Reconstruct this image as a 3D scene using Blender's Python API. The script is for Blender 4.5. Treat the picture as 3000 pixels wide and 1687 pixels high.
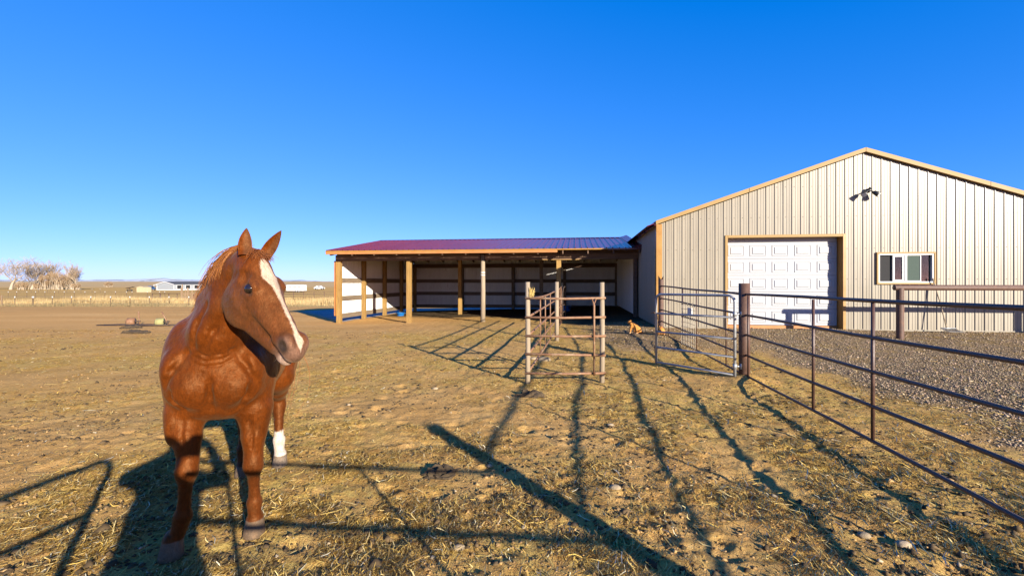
import bpy, math, random
import numpy as np
from mathutils import Vector, Matrix
random.seed(7); RNG = np.random.default_rng(11)
R = math.radians
scene = bpy.context.scene
for o in list(bpy.data.objects): bpy.data.objects.remove(o)

# ---------------------------------------------------------------- camera
cam_d = bpy.data.cameras.new('camera'); cam = bpy.data.objects.new('camera', cam_d)
scene.collection.objects.link(cam); scene.camera = cam
cam_d.sensor_width = 36.0; cam_d.lens = 16.2; cam_d.shift_y = -15.5/3000
cam_d.clip_start = 0.05; cam_d.clip_end = 60000
cam.location = (0, 0, 1.5); cam.rotation_euler = (R(90), 0, 0)

# ---------------------------------------------------------------- sky, sun, exposure
SUN_EL, SUN_AZ = R(15.5), R(146.0)          # azimuth clockwise from +Y (the view direction)
world = bpy.data.worlds.new('World'); scene.world = world; world.use_nodes = True
wn = world.node_tree; wn.nodes.clear()
sky = wn.nodes.new('ShaderNodeTexSky'); sky.sky_type = 'NISHITA'; sky.sun_disc = False
sky.sun_elevation = SUN_EL; sky.sun_rotation = SUN_AZ
sky.altitude = 1500; sky.air_density = 0.6; sky.dust_density = 0.8; sky.ozone_density = 5.0
# one colour grade over the whole sky dome (deep polarised blue)
sep = wn.nodes.new('ShaderNodeSeparateColor'); com = wn.nodes.new('ShaderNodeCombineColor')
wn.links.new(sky.outputs[0], sep.inputs[0])
def _chan(i, off, pw, sc):
    a = wn.nodes.new('ShaderNodeMath'); a.operation = 'MULTIPLY_ADD'; a.inputs[1].default_value = 0.1; a.inputs[2].default_value = -off; a.use_clamp = False
    x = wn.nodes.new('ShaderNodeMath'); x.operation = 'MAXIMUM'; x.inputs[1].default_value = 0.0002
    p = wn.nodes.new('ShaderNodeMath'); p.operation = 'POWER'; p.inputs[1].default_value = pw
    q = wn.nodes.new('ShaderNodeMath'); q.operation = 'MULTIPLY'; q.inputs[1].default_value = sc*10
    for u, v in ((sep.outputs[i], a), (a.outputs[0], x), (x.outputs[0], p), (p.outputs[0], q)): wn.links.new(u, v.inputs[0])
    wn.links.new(q.outputs[0], com.inputs[i])
_chan(0, .028, 1.0, .74); _chan(1, 0, .70, .465); _chan(2, 0, .42, .60)
bg = wn.nodes.new('ShaderNodeBackground'); bg.inputs['Strength'].default_value = 0.1
wo = wn.nodes.new('ShaderNodeOutputWorld')
wn.links.new(com.outputs[0], bg.inputs[0]); wn.links.new(bg.outputs[0], wo.inputs[0])
sun_d = bpy.data.lights.new('sun', 'SUN'); sun = bpy.data.objects.new('sun', sun_d)
scene.collection.objects.link(sun)
sun_d.energy = 5.0; sun_d.angle = R(0.5); sun_d.color = (1.0, 0.91, 0.76)
sdir = Vector((math.sin(SUN_AZ)*math.cos(SUN_EL), math.cos(SUN_AZ)*math.cos(SUN_EL), math.sin(SUN_EL)))
sun.rotation_euler = sdir.to_track_quat('Z', 'Y').to_euler()
vs = scene.view_settings
vs.view_transform = 'Standard'; vs.look = 'None'; vs.gamma = 1; vs.exposure = 1.5

# ---------------------------------------------------------------- helpers
COL = scene.collection
def smooth01(t): t = np.clip(t, 0, 1); return t*t*(3-2*t)
def lerp(a, b, t): return a+(b-a)*t

class MB:
    """collects shapes for ONE mesh"""
    def __init__(s): s.v = []; s.f = []; s.m = []; s.mi = 0
    def add(s, vs_, fs):
        o = len(s.v); s.v.extend([tuple(p) for p in vs_])
        for f in fs: s.f.append(tuple(i+o for i in f)); s.m.append(s.mi)
    def box(s, x0, x1, y0, y1, z0, z1):
        s.add([(x0,y0,z0),(x1,y0,z0),(x1,y1,z0),(x0,y1,z0),(x0,y0,z1),(x1,y0,z1),(x1,y1,z1),(x0,y1,z1)],
              [(0,3,2,1),(4,5,6,7),(0,1,5,4),(1,2,6,5),(2,3,7,6),(3,0,4,7)])
    def bbox(s, x0, x1, y0, y1, z0, z1, b=0.006):
        """box with chamfered edges"""
        vs_ = []; 
        for sx in (0,1):
            for sy in (0,1):
                for sz in (0,1):
                    X=(x0,x1)[sx]; Y=(y0,y1)[sy]; Z=(z0,z1)[sz]; dx=b*(1-2*sx); dy=b*(1-2*sy); dz=b*(1-2*sz)
                    vs_ += [(X,Y+dy,Z+dz),(X+dx,Y,Z+dz),(X+dx,Y+dy,Z)]
        i = lambda sx,sy,sz,k: (sx*4+sy*2+sz)*3+k
        fs = []
        for a in (0,1):
            fs.append(tuple([i(a,0,0,0),i(a,1,0,0),i(a,1,1,0),i(a,0,1,0)][::(1 if a else -1)]))
            fs.append(tuple([i(0,a,0,1),i(1,a,0,1),i(1,a,1,1),i(0,a,1,1)][::(-1 if a else 1)]))
            fs.append(tuple([i(0,0,a,2),i(1,0,a,2),i(1,1,a,2),i(0,1,a,2)][::(1 if a else -1)]))
            for c in (0,1):
                fs.append((i(a,c,0,0),i(a,c,0,1),i(a,c,1,1),i(a,c,1,0)))
                fs.append((i(a,0,c,0),i(a,0,c,2),i(a,1,c,2),i(a,1,c,0)))
                fs.append((i(0,a,c,1),i(0,a,c,2),i(1,a,c,2),i(1,a,c,1)))
        for sx in (0,1):
            for sy in (0,1):
                for sz in (0,1): fs.append((i(sx,sy,sz,0),i(sx,sy,sz,1),i(sx,sy,sz,2)))
        s.add(vs_, fs)
    def tube(s, pts, r, n=8, cap=True, taper=None):
        pts = [Vector(p) for p in pts]; m = len(pts)
        rs = r if isinstance(r, (list, tuple)) else [r]*m
        vs_ = []; prev = None
        for i, p in enumerate(pts):
            t = (pts[min(i+1,m-1)]-pts[max(i-1,0)]).normalized()
            if prev is None:
                a = Vector((0,0,1)) if abs(t.z) < 0.9 else Vector((1,0,0))
                u = t.cross(a).normalized()
            else:
                u = (prev - t*prev.dot(t)).normalized()
            prev = u; w = t.cross(u)
            for k in range(n):
                an = 2*math.pi*k/n
                vs_.append(p + (u*math.cos(an)+w*math.sin(an))*rs[i])
        fs = []
        for i in range(m-1):
            for k in range(n):
                k2 = (k+1) % n
                fs.append((i*n+k, i*n+k2, (i+1)*n+k2, (i+1)*n+k))
        if cap:
            fs.append(tuple(range(n-1,-1,-1))); fs.append(tuple((m-1)*n+k for k in range(n)))
        s.add(vs_, fs)
    def blob(s, c, r, n=1, jit=0.25, seed=0):
        rnd = random.Random(seed)
        vs_, fs = ICO[n]
        rr = r if hasattr(r, '__len__') else (r,r,r)
        s.add([(c[0]+p[0]*rr[0]*(1+rnd.uniform(-jit,jit)), c[1]+p[1]*rr[1]*(1+rnd.uniform(-jit,jit)), c[2]+p[2]*rr[2]*(1+rnd.uniform(-jit,jit))) for p in vs_], fs)
    def mesh(s, name, mats, smooth=False):
        me = bpy.data.meshes.new(name); me.from_pydata(s.v, [], s.f)
        for m in (mats if isinstance(mats, (list, tuple)) else [mats]): me.materials.append(m)
        if any(s.m): me.polygons.foreach_set('material_index', s.m)
        if smooth: me.polygons.foreach_set('use_smooth', [True]*len(me.polygons))
        me.update(); return me
    def build(s, name, mats, parent=None, smooth=False, **kw):
        return link(name, s.mesh(name, mats, smooth), parent, **kw)

def _ico():
    import bmesh
    out = {}
    for n in (1,2,3):
        bm = bmesh.new(); bmesh.ops.create_icosphere(bm, subdivisions=n, radius=1)
        bm.verts.ensure_lookup_table()
        out[n] = ([tuple(v.co) for v in bm.verts], [tuple(v.index for v in f.verts) for f in bm.faces]); bm.free()
    return out
ICO = _ico()

def tag(o, label=None, cat=None, group=None, kind=None):
    if label: o['label'] = label
    if cat: o['category'] = cat
    if group: o['group'] = group
    if kind: o['kind'] = kind
    return o
def link(name, data, parent=None, loc=None, rz=None, label=None, cat=None, group=None, kind=None):
    o = bpy.data.objects.new(name, data); COL.objects.link(o)
    if parent: o.parent = parent
    if loc is not None: o.location = loc
    if rz is not None: o.rotation_euler = (0,0,rz)
    return tag(o, label, cat, group, kind)
def thing(name, label, cat, loc=(0,0,0), rz=0, group=None):
    return link(name, None, None, loc, rz, label, cat, group)
def copy_tree(o, parent=None):
    c = o.copy(); COL.objects.link(c); c.parent = parent
    for ch in list(o.children): copy_tree(ch, c)
    return c
def mesh_np(name, V, F, mats, smooth=True):
    me = bpy.data.meshes.new(name)
    V = np.asarray(V, np.float32); F = np.asarray(F, np.int32); k = F.shape[1]
    me.vertices.add(len(V)); me.vertices.foreach_set('co', V.ravel())
    me.loops.add(F.size); me.loops.foreach_set('vertex_index', F.ravel())
    me.polygons.add(len(F)); me.polygons.foreach_set('loop_start', np.arange(0, F.size, k, dtype=np.int32))
    for m in (mats if isinstance(mats, (list, tuple)) else [mats]): me.materials.append(m)
    if smooth: me.polygons.foreach_set('use_smooth', np.ones(len(F), bool))
    me.update(calc_edges=True); me.validate(); return me
def set_col(me, name, C):
    at = me.color_attributes.new(name, 'FLOAT_COLOR', 'POINT')
    C = np.asarray(C, np.float32)*(.80 if name == 'tint' else 1)
    if C.shape[1] == 3: C = np.hstack([C, np.ones((len(C),1), np.float32)])
    at.data.foreach_set('color', C.ravel())

# value noise (numpy)
_P = np.random.default_rng(5).random((256,256)).astype(np.float32)
def vnoise(x, y):
    xi = np.floor(x).astype(np.int64); yi = np.floor(y).astype(np.int64); fx = x-xi; fy = y-yi
    fx = fx*fx*(3-2*fx); fy = fy*fy*(3-2*fy)
    a = _P[xi&255, yi&255]; b = _P[(xi+1)&255, yi&255]; c = _P[xi&255, (yi+1)&255]; d = _P[(xi+1)&255, (yi+1)&255]
    return (a*(1-fx)+b*fx)*(1-fy)+(c*(1-fx)+d*fx)*fy - 0.5
def fbm(x, y, f, n):
    r = 0; a = 1.0
    for i in range(n): r = r + a*vnoise(x*f+17.3*i, y*f-9.1*i); f *= 2.1; a *= 0.5
    return r

# ---------------------------------------------------------------- materials
def nd(nt, t, **kw):
    n = nt.nodes.new(t)
    for k, v in kw.items():
        if k in n.inputs: n.inputs[k].default_value = v
        else: setattr(n, k, v)
    return n
ALB = .80
def c4(c): return (c[0]*ALB, c[1]*ALB, c[2]*ALB, 1)
def mat(name, c1, c2=None, scale=8, rough=0.7, metal=0, bump=0.0, bscale=None, stretch=(1,1,1), spec=0.3, detail=6, c3=None, s3=2.0, w3=(0.55,0.7), rrange=0.1, var=0.0, sheen=0):
    m = bpy.data.materials.new(name); m.use_nodes = True; nt = m.node_tree; b = nt.nodes['Principled BSDF']
    L = nt.links.new
    b.inputs['Roughness'].default_value = rough; b.inputs['Metallic'].default_value = metal
    b.inputs['Specular IOR Level'].default_value = spec
    if sheen: b.inputs['Sheen Weight'].default_value = sheen
    tc = nd(nt, 'ShaderNodeTexCoord'); mp = nd(nt, 'ShaderNodeMapping'); mp.inputs['Scale'].default_value = stretch
    L(tc.outputs['Object'], mp.inputs[0])
    oi = nd(nt, 'ShaderNodeObjectInfo'); 
    ml = nd(nt, 'ShaderNodeVectorMath', operation='SCALE'); ml.inputs['Scale'].default_value = 37.0
    cb = nd(nt, 'ShaderNodeCombineXYZ'); L(oi.outputs['Random'], cb.inputs[0]); L(oi.outputs['Random'], cb.inputs[1]); L(cb.outputs[0], ml.inputs[0])
    L(ml.outputs[0], mp.inputs['Location'])
    n1 = nd(nt, 'ShaderNodeTexNoise', Scale=scale, Detail=detail, Roughness=0.65); L(mp.outputs[0], n1.inputs['Vector'])
    cr = nd(nt, 'ShaderNodeValToRGB'); cr.color_ramp.elements[0].position = 0.3; cr.color_ramp.elements[1].position = 0.7
    cr.color_ramp.elements[0].color = c4(c1); cr.color_ramp.elements[1].color = c4(c2 or c1)
    L(n1.outputs['Fac'], cr.inputs[0]); col = cr.outputs[0]
    if c3:
        n3 = nd(nt, 'ShaderNodeTexNoise', Scale=s3, Detail=7, Roughness=0.7); L(mp.outputs[0], n3.inputs['Vector'])
        r3 = nd(nt, 'ShaderNodeMapRange'); r3.inputs[1].default_value, r3.inputs[2].default_value = w3; L(n3.outputs['Fac'], r3.inputs[0])
        mx = nd(nt, 'ShaderNodeMix', data_type='RGBA'); L(r3.outputs[0], mx.inputs[0]); L(col, mx.inputs[6]); mx.inputs[7].default_value = c4(c3); col = mx.outputs[2]
    if var:
        vr = nd(nt, 'ShaderNodeMapRange'); vr.inputs[3].default_value = 1-var; vr.inputs[4].default_value = 1+var; L(oi.outputs['Random'], vr.inputs[0])
        hs = nd(nt, 'ShaderNodeHueSaturation'); L(vr.outputs[0], hs.inputs['Value']); L(col, hs.inputs['Color']); col = hs.outputs[0]
    L(col, b.inputs['Base Color'])
    if rrange:
        rr = nd(nt, 'ShaderNodeMapRange'); rr.inputs[3].default_value = rough-rrange; rr.inputs[4].default_value = min(1, rough+rrange); L(n1.outputs['Fac'], rr.inputs[0]); L(rr.outputs[0], b.inputs['Roughness'])
    if bump:
        nb = nd(nt, 'ShaderNodeTexNoise', Scale=bscale or scale*3, Detail=6, Roughness=0.6); L(mp.outputs[0], nb.inputs['Vector'])
        bp = nd(nt, 'ShaderNodeBump', Strength=bump, Distance=0.02); L(nb.outputs['Fac'], bp.inputs['Height']); L(bp.outputs[0], b.inputs['Normal'])
    return m

M = {}
M['siding']   = mat('cream_siding', (.215,.183,.132), (.266,.229,.170), 1.2, .38, spec=.5, stretch=(3,3,.35), c3=(.19,.155,.105), s3=2.5, w3=(.62,.8), var=.05)
M['inner']    = mat('white_inner_siding', (.72,.71,.68), (.84,.83,.80), 1.5, .5, stretch=(3,3,.4), c3=(.40,.36,.30), s3=3, w3=(.6,.8), var=.05)
M['trim']     = mat('ochre_trim', (.30,.14,.018), (.36,.185,.032), 3, .4, spec=.5)
M['rake']     = mat('tan_rake_trim', (.28,.17,.055), (.33,.21,.075), 2, .55, spec=.25)
M['fascia']   = mat('orange_fascia', (.36,.14,.04), (.44,.19,.06), 3, .45, spec=.4)
M['maroon']   = mat('maroon_roof', (.12,.014,.015), (.16,.022,.022), 2, .25, spec=.6, rrange=.06, stretch=(1,.2,1))
M['post']     = mat('treated_post', (.23,.128,.034), (.35,.212,.066), 3, .8, bump=.3, bscale=20, stretch=(6,6,.6), c3=(.13,.07,.025), s3=5, w3=(.54,.72), var=.08)
M['beam']     = mat('dark_beam', (.10,.055,.035), (.20,.12,.075), 3, .8, bump=.3, bscale=20, stretch=(.6,6,6), c3=(.28,.19,.12), s3=4, w3=(.6,.8), var=.1)
M['girt']     = mat('grey_girt', (.14,.105,.075), (.24,.18,.12), 4, .85, bump=.3, bscale=20, stretch=(.5,.5,6), c3=(.08,.055,.04), s3=3, w3=(.5,.75), var=.12)
M['pole']     = mat('grey_pole', (.24,.185,.125), (.35,.275,.19), 3, .85, bump=.35, bscale=25, stretch=(8,8,.5), c3=(.2,.14,.1), s3=6, w3=(.6,.75))
M['door']     = mat('white_door', (.35,.355,.37), (.385,.39,.405), 2, .45, spec=.4, c3=(.30,.295,.285), s3=2, w3=(.62,.85))
M['vinyl']    = mat('white_vinyl', (.55,.55,.54), (.6,.6,.58), 3, .35, spec=.4)
M['pipe']     = mat('brown_pipe', (.055,.028,.020), (.10,.050,.034), 12, .45, bump=.15, bscale=60, spec=.5, c3=(.14,.06,.03), s3=7, w3=(.55,.75))
M['bigpost']  = mat('rust_brown_post', (.075,.040,.028), (.125,.068,.048), 14, .6, bump=.2, bscale=70, spec=.35, c3=(.16,.075,.04), s3=6, w3=(.55,.75))
M['rust']     = mat('rust_pipe', (.15,.065,.030), (.27,.145,.075), 14, .65, bump=.2, bscale=60, spec=.4, c3=(.33,.24,.15), s3=5, w3=(.52,.7))
M['galv']     = mat('galvanised_tube', (.24,.25,.26), (.42,.42,.42), 10, .45, metal=.35, spec=.5, c3=(.6,.58,.55), s3=9, w3=(.6,.75), bump=.05)
M['dark_iron']= mat('dark_iron', (.03,.022,.018), (.08,.05,.035), 14, .7, bump=.2)
M['concrete'] = mat('concrete', (.36,.30,.22), (.50,.43,.33), 9, .95, bump=.6, bscale=30)
M['stone']    = mat('stone', (.25,.185,.11), (.38,.295,.19), 12, .9, bump=.4, bscale=30, var=.25)
M['manure']   = mat('manure', (.045,.03,.016), (.11,.075,.04), 25, .95, bump=.8, bscale=50)
M['blue']     = mat('blue_plastic', (.01,.13,.42), (.02,.18,.5), 3, .35, spec=.5)
M['black']    = mat('black_plastic', (.012,.012,.012), (.03,.028,.025), 6, .4, spec=.5)
M['wire']     = mat('steel_wire', (.25,.22,.18), (.38,.34,.28), 10, .5, metal=.5)
M['straw']    = None
# ---------------------------------------------------------------- frame of barn and stock shed
TH = R(8.0); C0 = np.array([4.26, 13.52]); E1 = np.array([math.cos(TH), -math.sin(TH)]); E2 = np.array([math.sin(TH), math.cos(TH)])
def bw(p, q): w = C0 + p*E1 + q*E2; return float(w[0]), float(w[1])
def to_pq(x, y): dx = x-C0[0]; dy = y-C0[1]; return dx*E1[0]+dy*E1[1], dx*E2[0]+dy*E2[1]
def fence_x(y): return np.interp(y, [-2, 7.1, 12.2, 13.5], [2.30, 3.58, 3.96, 4.2])

def gz_base(x, y):
    x = np.asarray(x, float); y = np.asarray(y, float)
    pad = .2*smooth01((x-1.5)/3.0)*smooth01((y-7.5)/5.0)*(1-smooth01((y-40)/30))
    left = -.16*smooth01((1-x)/8)*smooth01((y-12)/7)
    far = np.interp(y, [0, 26, 32, 42, 54, 100, 150, 220, 400, 800, 1500, 2500, 3200], [0,-.02,-.18,-.62,-1.15,-1.4,-1.5,-1.45,-1.0,.6,4.2,8.6,6.0])
    far = far + np.where(y > 300, (y/1500)*2.2*fbm(x, y*0+3.3, 1/900., 3), 0)
    return pad+left+far
_pits = RNG.random((420, 4)); 
def gz(x, y, fine=True):
    x = np.asarray(x, float); y = np.asarray(y, float); z = gz_base(x, y)
    d = np.hypot(x, y); near = np.clip(1-(d-9)/40, 0.15, 1)
    amp = np.where(y > 60, 0, near)
    fx = x - fence_x(y)
    pad = smooth01((fx-.4)/.8)                  # the gravel lane is smoother
    z = z + amp*(.040*fbm(x, y, .55, 2) + (.015-.006*pad)*fbm(x+5, y, 2.3, 4))
    z = z + np.where(y < 26, (.015-.003*pad)*fbm(x, y+3, 9.0, 3), 0)
    z = z - np.where(y < 14, .018*np.maximum(0, np.abs(fbm(x*1.0, y*1.4, 5.0, 2))-.25)*2*(1-pad), 0)
    return z
def g1(x, y): return float(gz(np.array([x]), np.array([y]))[0])

def axis(lo, f0, f1, hi, step, g):
    mid = np.arange(f0, f1, step); up = [f1]; s = step
    while up[-1] < hi: s *= g; up.append(up[-1]+s)
    dn = [f0]; s = step
    while dn[-1] > lo: s *= g; dn.append(dn[-1]-s)
    return np.concatenate([np.array(dn[1:])[::-1], mid, np.array(up)])
gx = axis(-5000, -4.2, 5.2, 5000, .029, 1.055); gy = axis(-60, 1.0, 4.6, 3200, .0215, 1.024)
GX, GY = np.meshgrid(gx, gy); X = GX.ravel(); Y = GY.ravel(); Z = gz(X, Y)
# stepping hollows of hooves
pr = np.random.default_rng(3)
for k in range(260):
    cx = pr.uniform(-3.5, 3.2); cy = 1.3+pr.random()**1.5*8; 
    if cx > fence_x(cy)-.3: continue
    r = pr.uniform(.05, .085); i0, i1 = np.searchsorted(gx, [cx-.25, cx+.25]); j0, j1 = np.searchsorted(gy, [cy-.25, cy+.25])
    sx = GX[j0:j1, i0:i1]; sy = GY[j0:j1, i0:i1]; d2 = ((sx-cx)**2+(sy-cy)**2)/r**2
    dz = -pr.uniform(.010,.024)*np.exp(-d2**2) + .006*np.exp(-(np.sqrt(d2)-1.35)**2*9)
    Zs = Z.reshape(GX.shape); Zs[j0:j1, i0:i1] += dz
# drip bank before the shed and a mound at the footing of the big post
Z += .09*np.exp(-(((X-3.6)/.28)**2+((Y-7.05)/.28)**2))
P_, Q_ = to_pq(X, Y)
nx, ny = len(gx), len(gy)
idx = (np.arange(ny-1)[:,None]*nx+np.arange(nx-1)[None,:]).ravel()
Fq = np.stack([idx, idx+1, idx+1+nx, idx+nx], 1)
n1 = fbm(X, Y, .7, 4); n2 = fbm(X+40, Y, .25, 4); n3 = fbm(X-20, Y+9, 1.8, 4)
fx = X - fence_x(np.clip(Y, -2, 13.5))
lane = smooth01((fx-1.35-1.1*n1-.25*np.clip(Y-6,0,6)*0.2)/.7)*smooth01((Y+3)/3)*(1-smooth01((Y-40)/10))
lane = np.maximum(lane, smooth01((Y-9.2-1.2*n1)/1.2)*smooth01((X-1.9-.8*n1)/.8)*(1-smooth01((Q_-5)/1.5))*.75)
straw = np.clip(.55+1.3*n1+.9*n3+.35*np.clip((X+1.5)/3,-1,1), 0, 1)*(1-smooth01((Y-13)/9))*(1-lane*.75)
straw = np.maximum(straw, np.clip(.5+n3*2,0,1)*smooth01((fx+.6)/.5)*(1-smooth01((fx-1.1)/.6))*(1-smooth01((Y-13)/4)))
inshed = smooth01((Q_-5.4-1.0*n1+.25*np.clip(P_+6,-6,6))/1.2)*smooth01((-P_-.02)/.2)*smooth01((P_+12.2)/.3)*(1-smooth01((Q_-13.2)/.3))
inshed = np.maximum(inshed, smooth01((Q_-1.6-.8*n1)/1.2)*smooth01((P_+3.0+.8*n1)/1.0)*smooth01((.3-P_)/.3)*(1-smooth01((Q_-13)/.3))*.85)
shade_frost = smooth01((-P_-12.25)/.1)*smooth01((.9*(Q_-4.0)-(-P_-12.12)-.12-.25*n3)/.25)*(1-smooth01((Q_-20)/1))*smooth01((P_+12.12+7.0)/.5)  # blue-grey frost tone painted in the outline of the shed's cast shadow
shade_frost = np.maximum(shade_frost, smooth01((Q_-13.25)/.1)*smooth01((20-Q_)/1)*smooth01((P_+16)/1)*smooth01((4-P_)/.5))
field = smooth01((Y-52-2.5*n2+.02*np.abs(X))/3.0)
sage = smooth01((Y-230-40*n2)/120)
arena = smooth01((Y-11.0-3.0*n2)/5)*(1-field)*(1-inshed)*smooth01((-X-1.0)/3)
def ramp_mask(*ms): return np.stack(ms, 1)

M['ground'] = m = bpy.data.materials.new('corral_dirt'); m.use_nodes = True; nt = m.node_tree; L = nt.links.new
b = nt.nodes['Principled BSDF']; b.inputs['Specular IOR Level'].default_value = 0.0; b.inputs['Roughness'].default_value = 1.0
geo = nd(nt, 'ShaderNodeNewGeometry'); pos = geo.outputs['Position']
def noise(s, d=6, r=.65, st=None):
    n = nd(nt, 'ShaderNodeTexNoise', Scale=s, Detail=d, Roughness=r)
    if st:
        mp = nd(nt, 'ShaderNodeMapping'); mp.inputs['Scale'].default_value = st[0]; mp.inputs['Rotation'].default_value = (0,0,st[1]); L(pos, mp.inputs[0]); L(mp.outputs[0], n.inputs['Vector'])
    else: L(pos, n.inputs['Vector'])
    return n.outputs['Fac']
def ramp(f, stops):
    r = nd(nt, 'ShaderNodeValToRGB'); e = r.color_ramp.elements
    while len(e) < len(stops): e.new(.5)
    for i, (p, c) in enumerate(stops): e[i].position = p; e[i].color = c4(c)
    L(f, r.inputs[0]); return r.outputs[0]
def mix(f, a, b_):
    x = nd(nt, 'ShaderNodeMix', data_type='RGBA'); L(f, x.inputs[0])
    for i, v in ((6, a), (7, b_)):
        if isinstance(v, tuple): x.inputs[i].default_value = c4(v)
        else: L(v, x.inputs[i])
    return x.outputs[2]
def mrange(f, a, b_): 
    r = nd(nt, 'ShaderNodeMapRange'); r.inputs[1].default_value = a; r.inputs[2].default_value = b_; L(f, r.inputs[0]); return r.outputs[0]
def mul(a, b_):
    r = nd(nt, 'ShaderNodeMath', operation='MULTIPLY'); L(a, r.inputs[0])
    if isinstance(b_, float): r.inputs[1].default_value = b_
    else: L(b_, r.inputs[1])
    return r.outputs[0]
z1 = nd(nt, 'ShaderNodeAttribute', attribute_name='zone_a'); z2 = nd(nt, 'ShaderNodeAttribute', attribute_name='zone_b')
s1 = nd(nt, 'ShaderNodeSeparateColor'); s2 = nd(nt, 'ShaderNodeSeparateColor'); L(z1.outputs['Color'], s1.inputs[0]); L(z2.outputs['Color'], s2.inputs[0])
gA, gB, gC = s1.outputs; hA, hB, hC = s2.outputs
dirt = ramp(noise(1.3, 8), [(.25,(.42,.235,.078)),(.5,(.54,.315,.112)),(.75,(.64,.395,.15))])
dirt = mix(mrange(noise(38, 5, .7), .56, .70), dirt, (.21,.125,.05))
dirt = mix(mrange(noise(22, 5, .7), .60, .72), dirt, (.56,.42,.21))
stf = noise(55, 4, .7, ((1,.25,1), .5)); stf2 = noise(60, 4, .7, ((.22,1,1), -.3))
strc = ramp(stf, [(.35,(.17,.10,.035)),(.5,(.48,.31,.085)),(.62,(.68,.49,.15))])
strc = mix(mrange(stf2, .5, .6), strc, (.62,.44,.13))
c = mix(mul(gB, mrange(noise(6, 6), .35, .6)), dirt, strc)
vor = nd(nt, 'ShaderNodeTexVoronoi', Scale=60.0); L(pos, vor.inputs['Vector'])
grv = ramp(vor.outputs['Color'], [(.1,(.17,.115,.065)),(.5,(.34,.24,.14)),(.9,(.50,.38,.25))])
grv = mix(mrange(noise(2.2, 6), .48, .62), grv, (.40,.27,.115))
grv = mix(mrange(vor.outputs['Distance'], .35, .75), grv, (.12,.09,.06))
c = mix(gA, c, grv)
aren = ramp(noise(.35, 7, .6, ((.3,1.6,1), .1)), [(.3,(.56,.30,.105)),(.55,(.64,.365,.135)),(.75,(.71,.43,.175))])
aren = mix(mrange(noise(9, 6), .58, .72), aren, (.36,.22,.10))
c = mix(hA, c, aren)
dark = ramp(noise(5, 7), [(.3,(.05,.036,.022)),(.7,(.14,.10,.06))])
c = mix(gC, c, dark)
fld = ramp(noise(.16, 8, .7, ((.25,2.0,1), 0)), [(.3,(.42,.25,.09)),(.5,(.56,.35,.125)),(.62,(.62,.40,.15)),(.8,(.54,.26,.08))])
c = mix(hB, c, fld)
sg = ramp(noise(.02, 9, .75, ((.35,1.6,1), 0)), [(.35,(.44,.30,.15)),(.55,(.62,.43,.21)),(.7,(.56,.34,.15))])
c = mix(hC, c, sg)
zf = nd(nt, 'ShaderNodeAttribute', attribute_name='shade_frost')
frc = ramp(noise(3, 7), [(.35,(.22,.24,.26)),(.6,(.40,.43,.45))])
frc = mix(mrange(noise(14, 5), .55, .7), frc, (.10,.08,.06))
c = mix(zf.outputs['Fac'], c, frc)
L(c, b.inputs['Base Color'])
hb = nd(nt, 'ShaderNodeMath', operation='ADD'); L(mul(noise(30, 7, .75), 1.0), hb.inputs[0]); L(mul(mul(vor.outputs['Distance'], gA), -0.9), hb.inputs[1])
hb2 = nd(nt, 'ShaderNodeMath', operation='ADD'); L(hb.outputs[0], hb2.inputs[0]); L(mul(mul(stf, gB), .8), hb2.inputs[1])
bp = nd(nt, 'ShaderNodeBump', Strength=.9, Distance=.022); L(hb2.outputs[0], bp.inputs['Height']); L(bp.outputs[0], b.inputs['Normal'])

me = mesh_np('ground', np.stack([X, Y, Z], 1), Fq, M['ground'])
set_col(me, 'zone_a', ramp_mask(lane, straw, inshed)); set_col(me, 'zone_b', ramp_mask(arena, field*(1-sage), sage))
fr = me.attributes.new('shade_frost', 'FLOAT', 'POINT'); fr.data.foreach_set('value', shade_frost.astype(np.float32))
link('ground', me, kind='structure')

# ---------------------------------------------------------------- litter: straw, clods, gravel (nobody could count them)
def grid_at(x, y, A):
    i = np.clip(np.searchsorted(gx, x), 1, nx-1); j = np.clip(np.searchsorted(gy, y), 1, ny-1); return A.reshape(ny, nx)[j, i]
def zat(x, y):
    i = np.clip(np.searchsorted(gx, x)-1, 0, nx-2); j = np.clip(np.searchsorted(gy, y)-1, 0, ny-2)
    tx = (x-gx[i])/(gx[i+1]-gx[i]); ty = (y-gy[j])/(gy[j+1]-gy[j]); A = Z.reshape(ny, nx)
    return (A[j,i]*(1-tx)+A[j,i+1]*tx)*(1-ty)+(A[j+1,i]*(1-tx)+A[j+1,i+1]*tx)*ty
def scatter(n, ylo, yhi, pw, side=1.25):
    t = RNG.random(n); y = (ylo**(1-pw)+(yhi**(1-pw)-ylo**(1-pw))*t)**(1/(1-pw))
    x = (RNG.random(n)*2-1)*y*side; return x, y
def strips(x, y, z, ang, ln, wd, lift, bend):
    """flat curved blades: 3 stations, 2 quads"""
    n = len(x); V = np.zeros((n, 6, 3)); dx, dy = np.cos(ang), np.sin(ang)
    for k, t in enumerate((-.5, 0, .5)):
        w = wd*(1 if k == 1 else .55)
        cx = x+dx*ln*t - dy*bend*(t*t*4); cy = y+dy*ln*t + dx*bend*(t*t*4); cz = z + lift*(t+.5)
        V[:,2*k] = np.stack([cx-dy*w, cy+dx*w, cz], 1); V[:,2*k+1] = np.stack([cx+dy*w, cy-dx*w, cz+w*.9], 1)
    o = (np.arange(n)*6)[:,None]
    F = np.concatenate([o+np.array([[0,1,3,2]]), o+np.array([[2,3,5,4]])], 0)
    return V.reshape(-1,3), F
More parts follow.
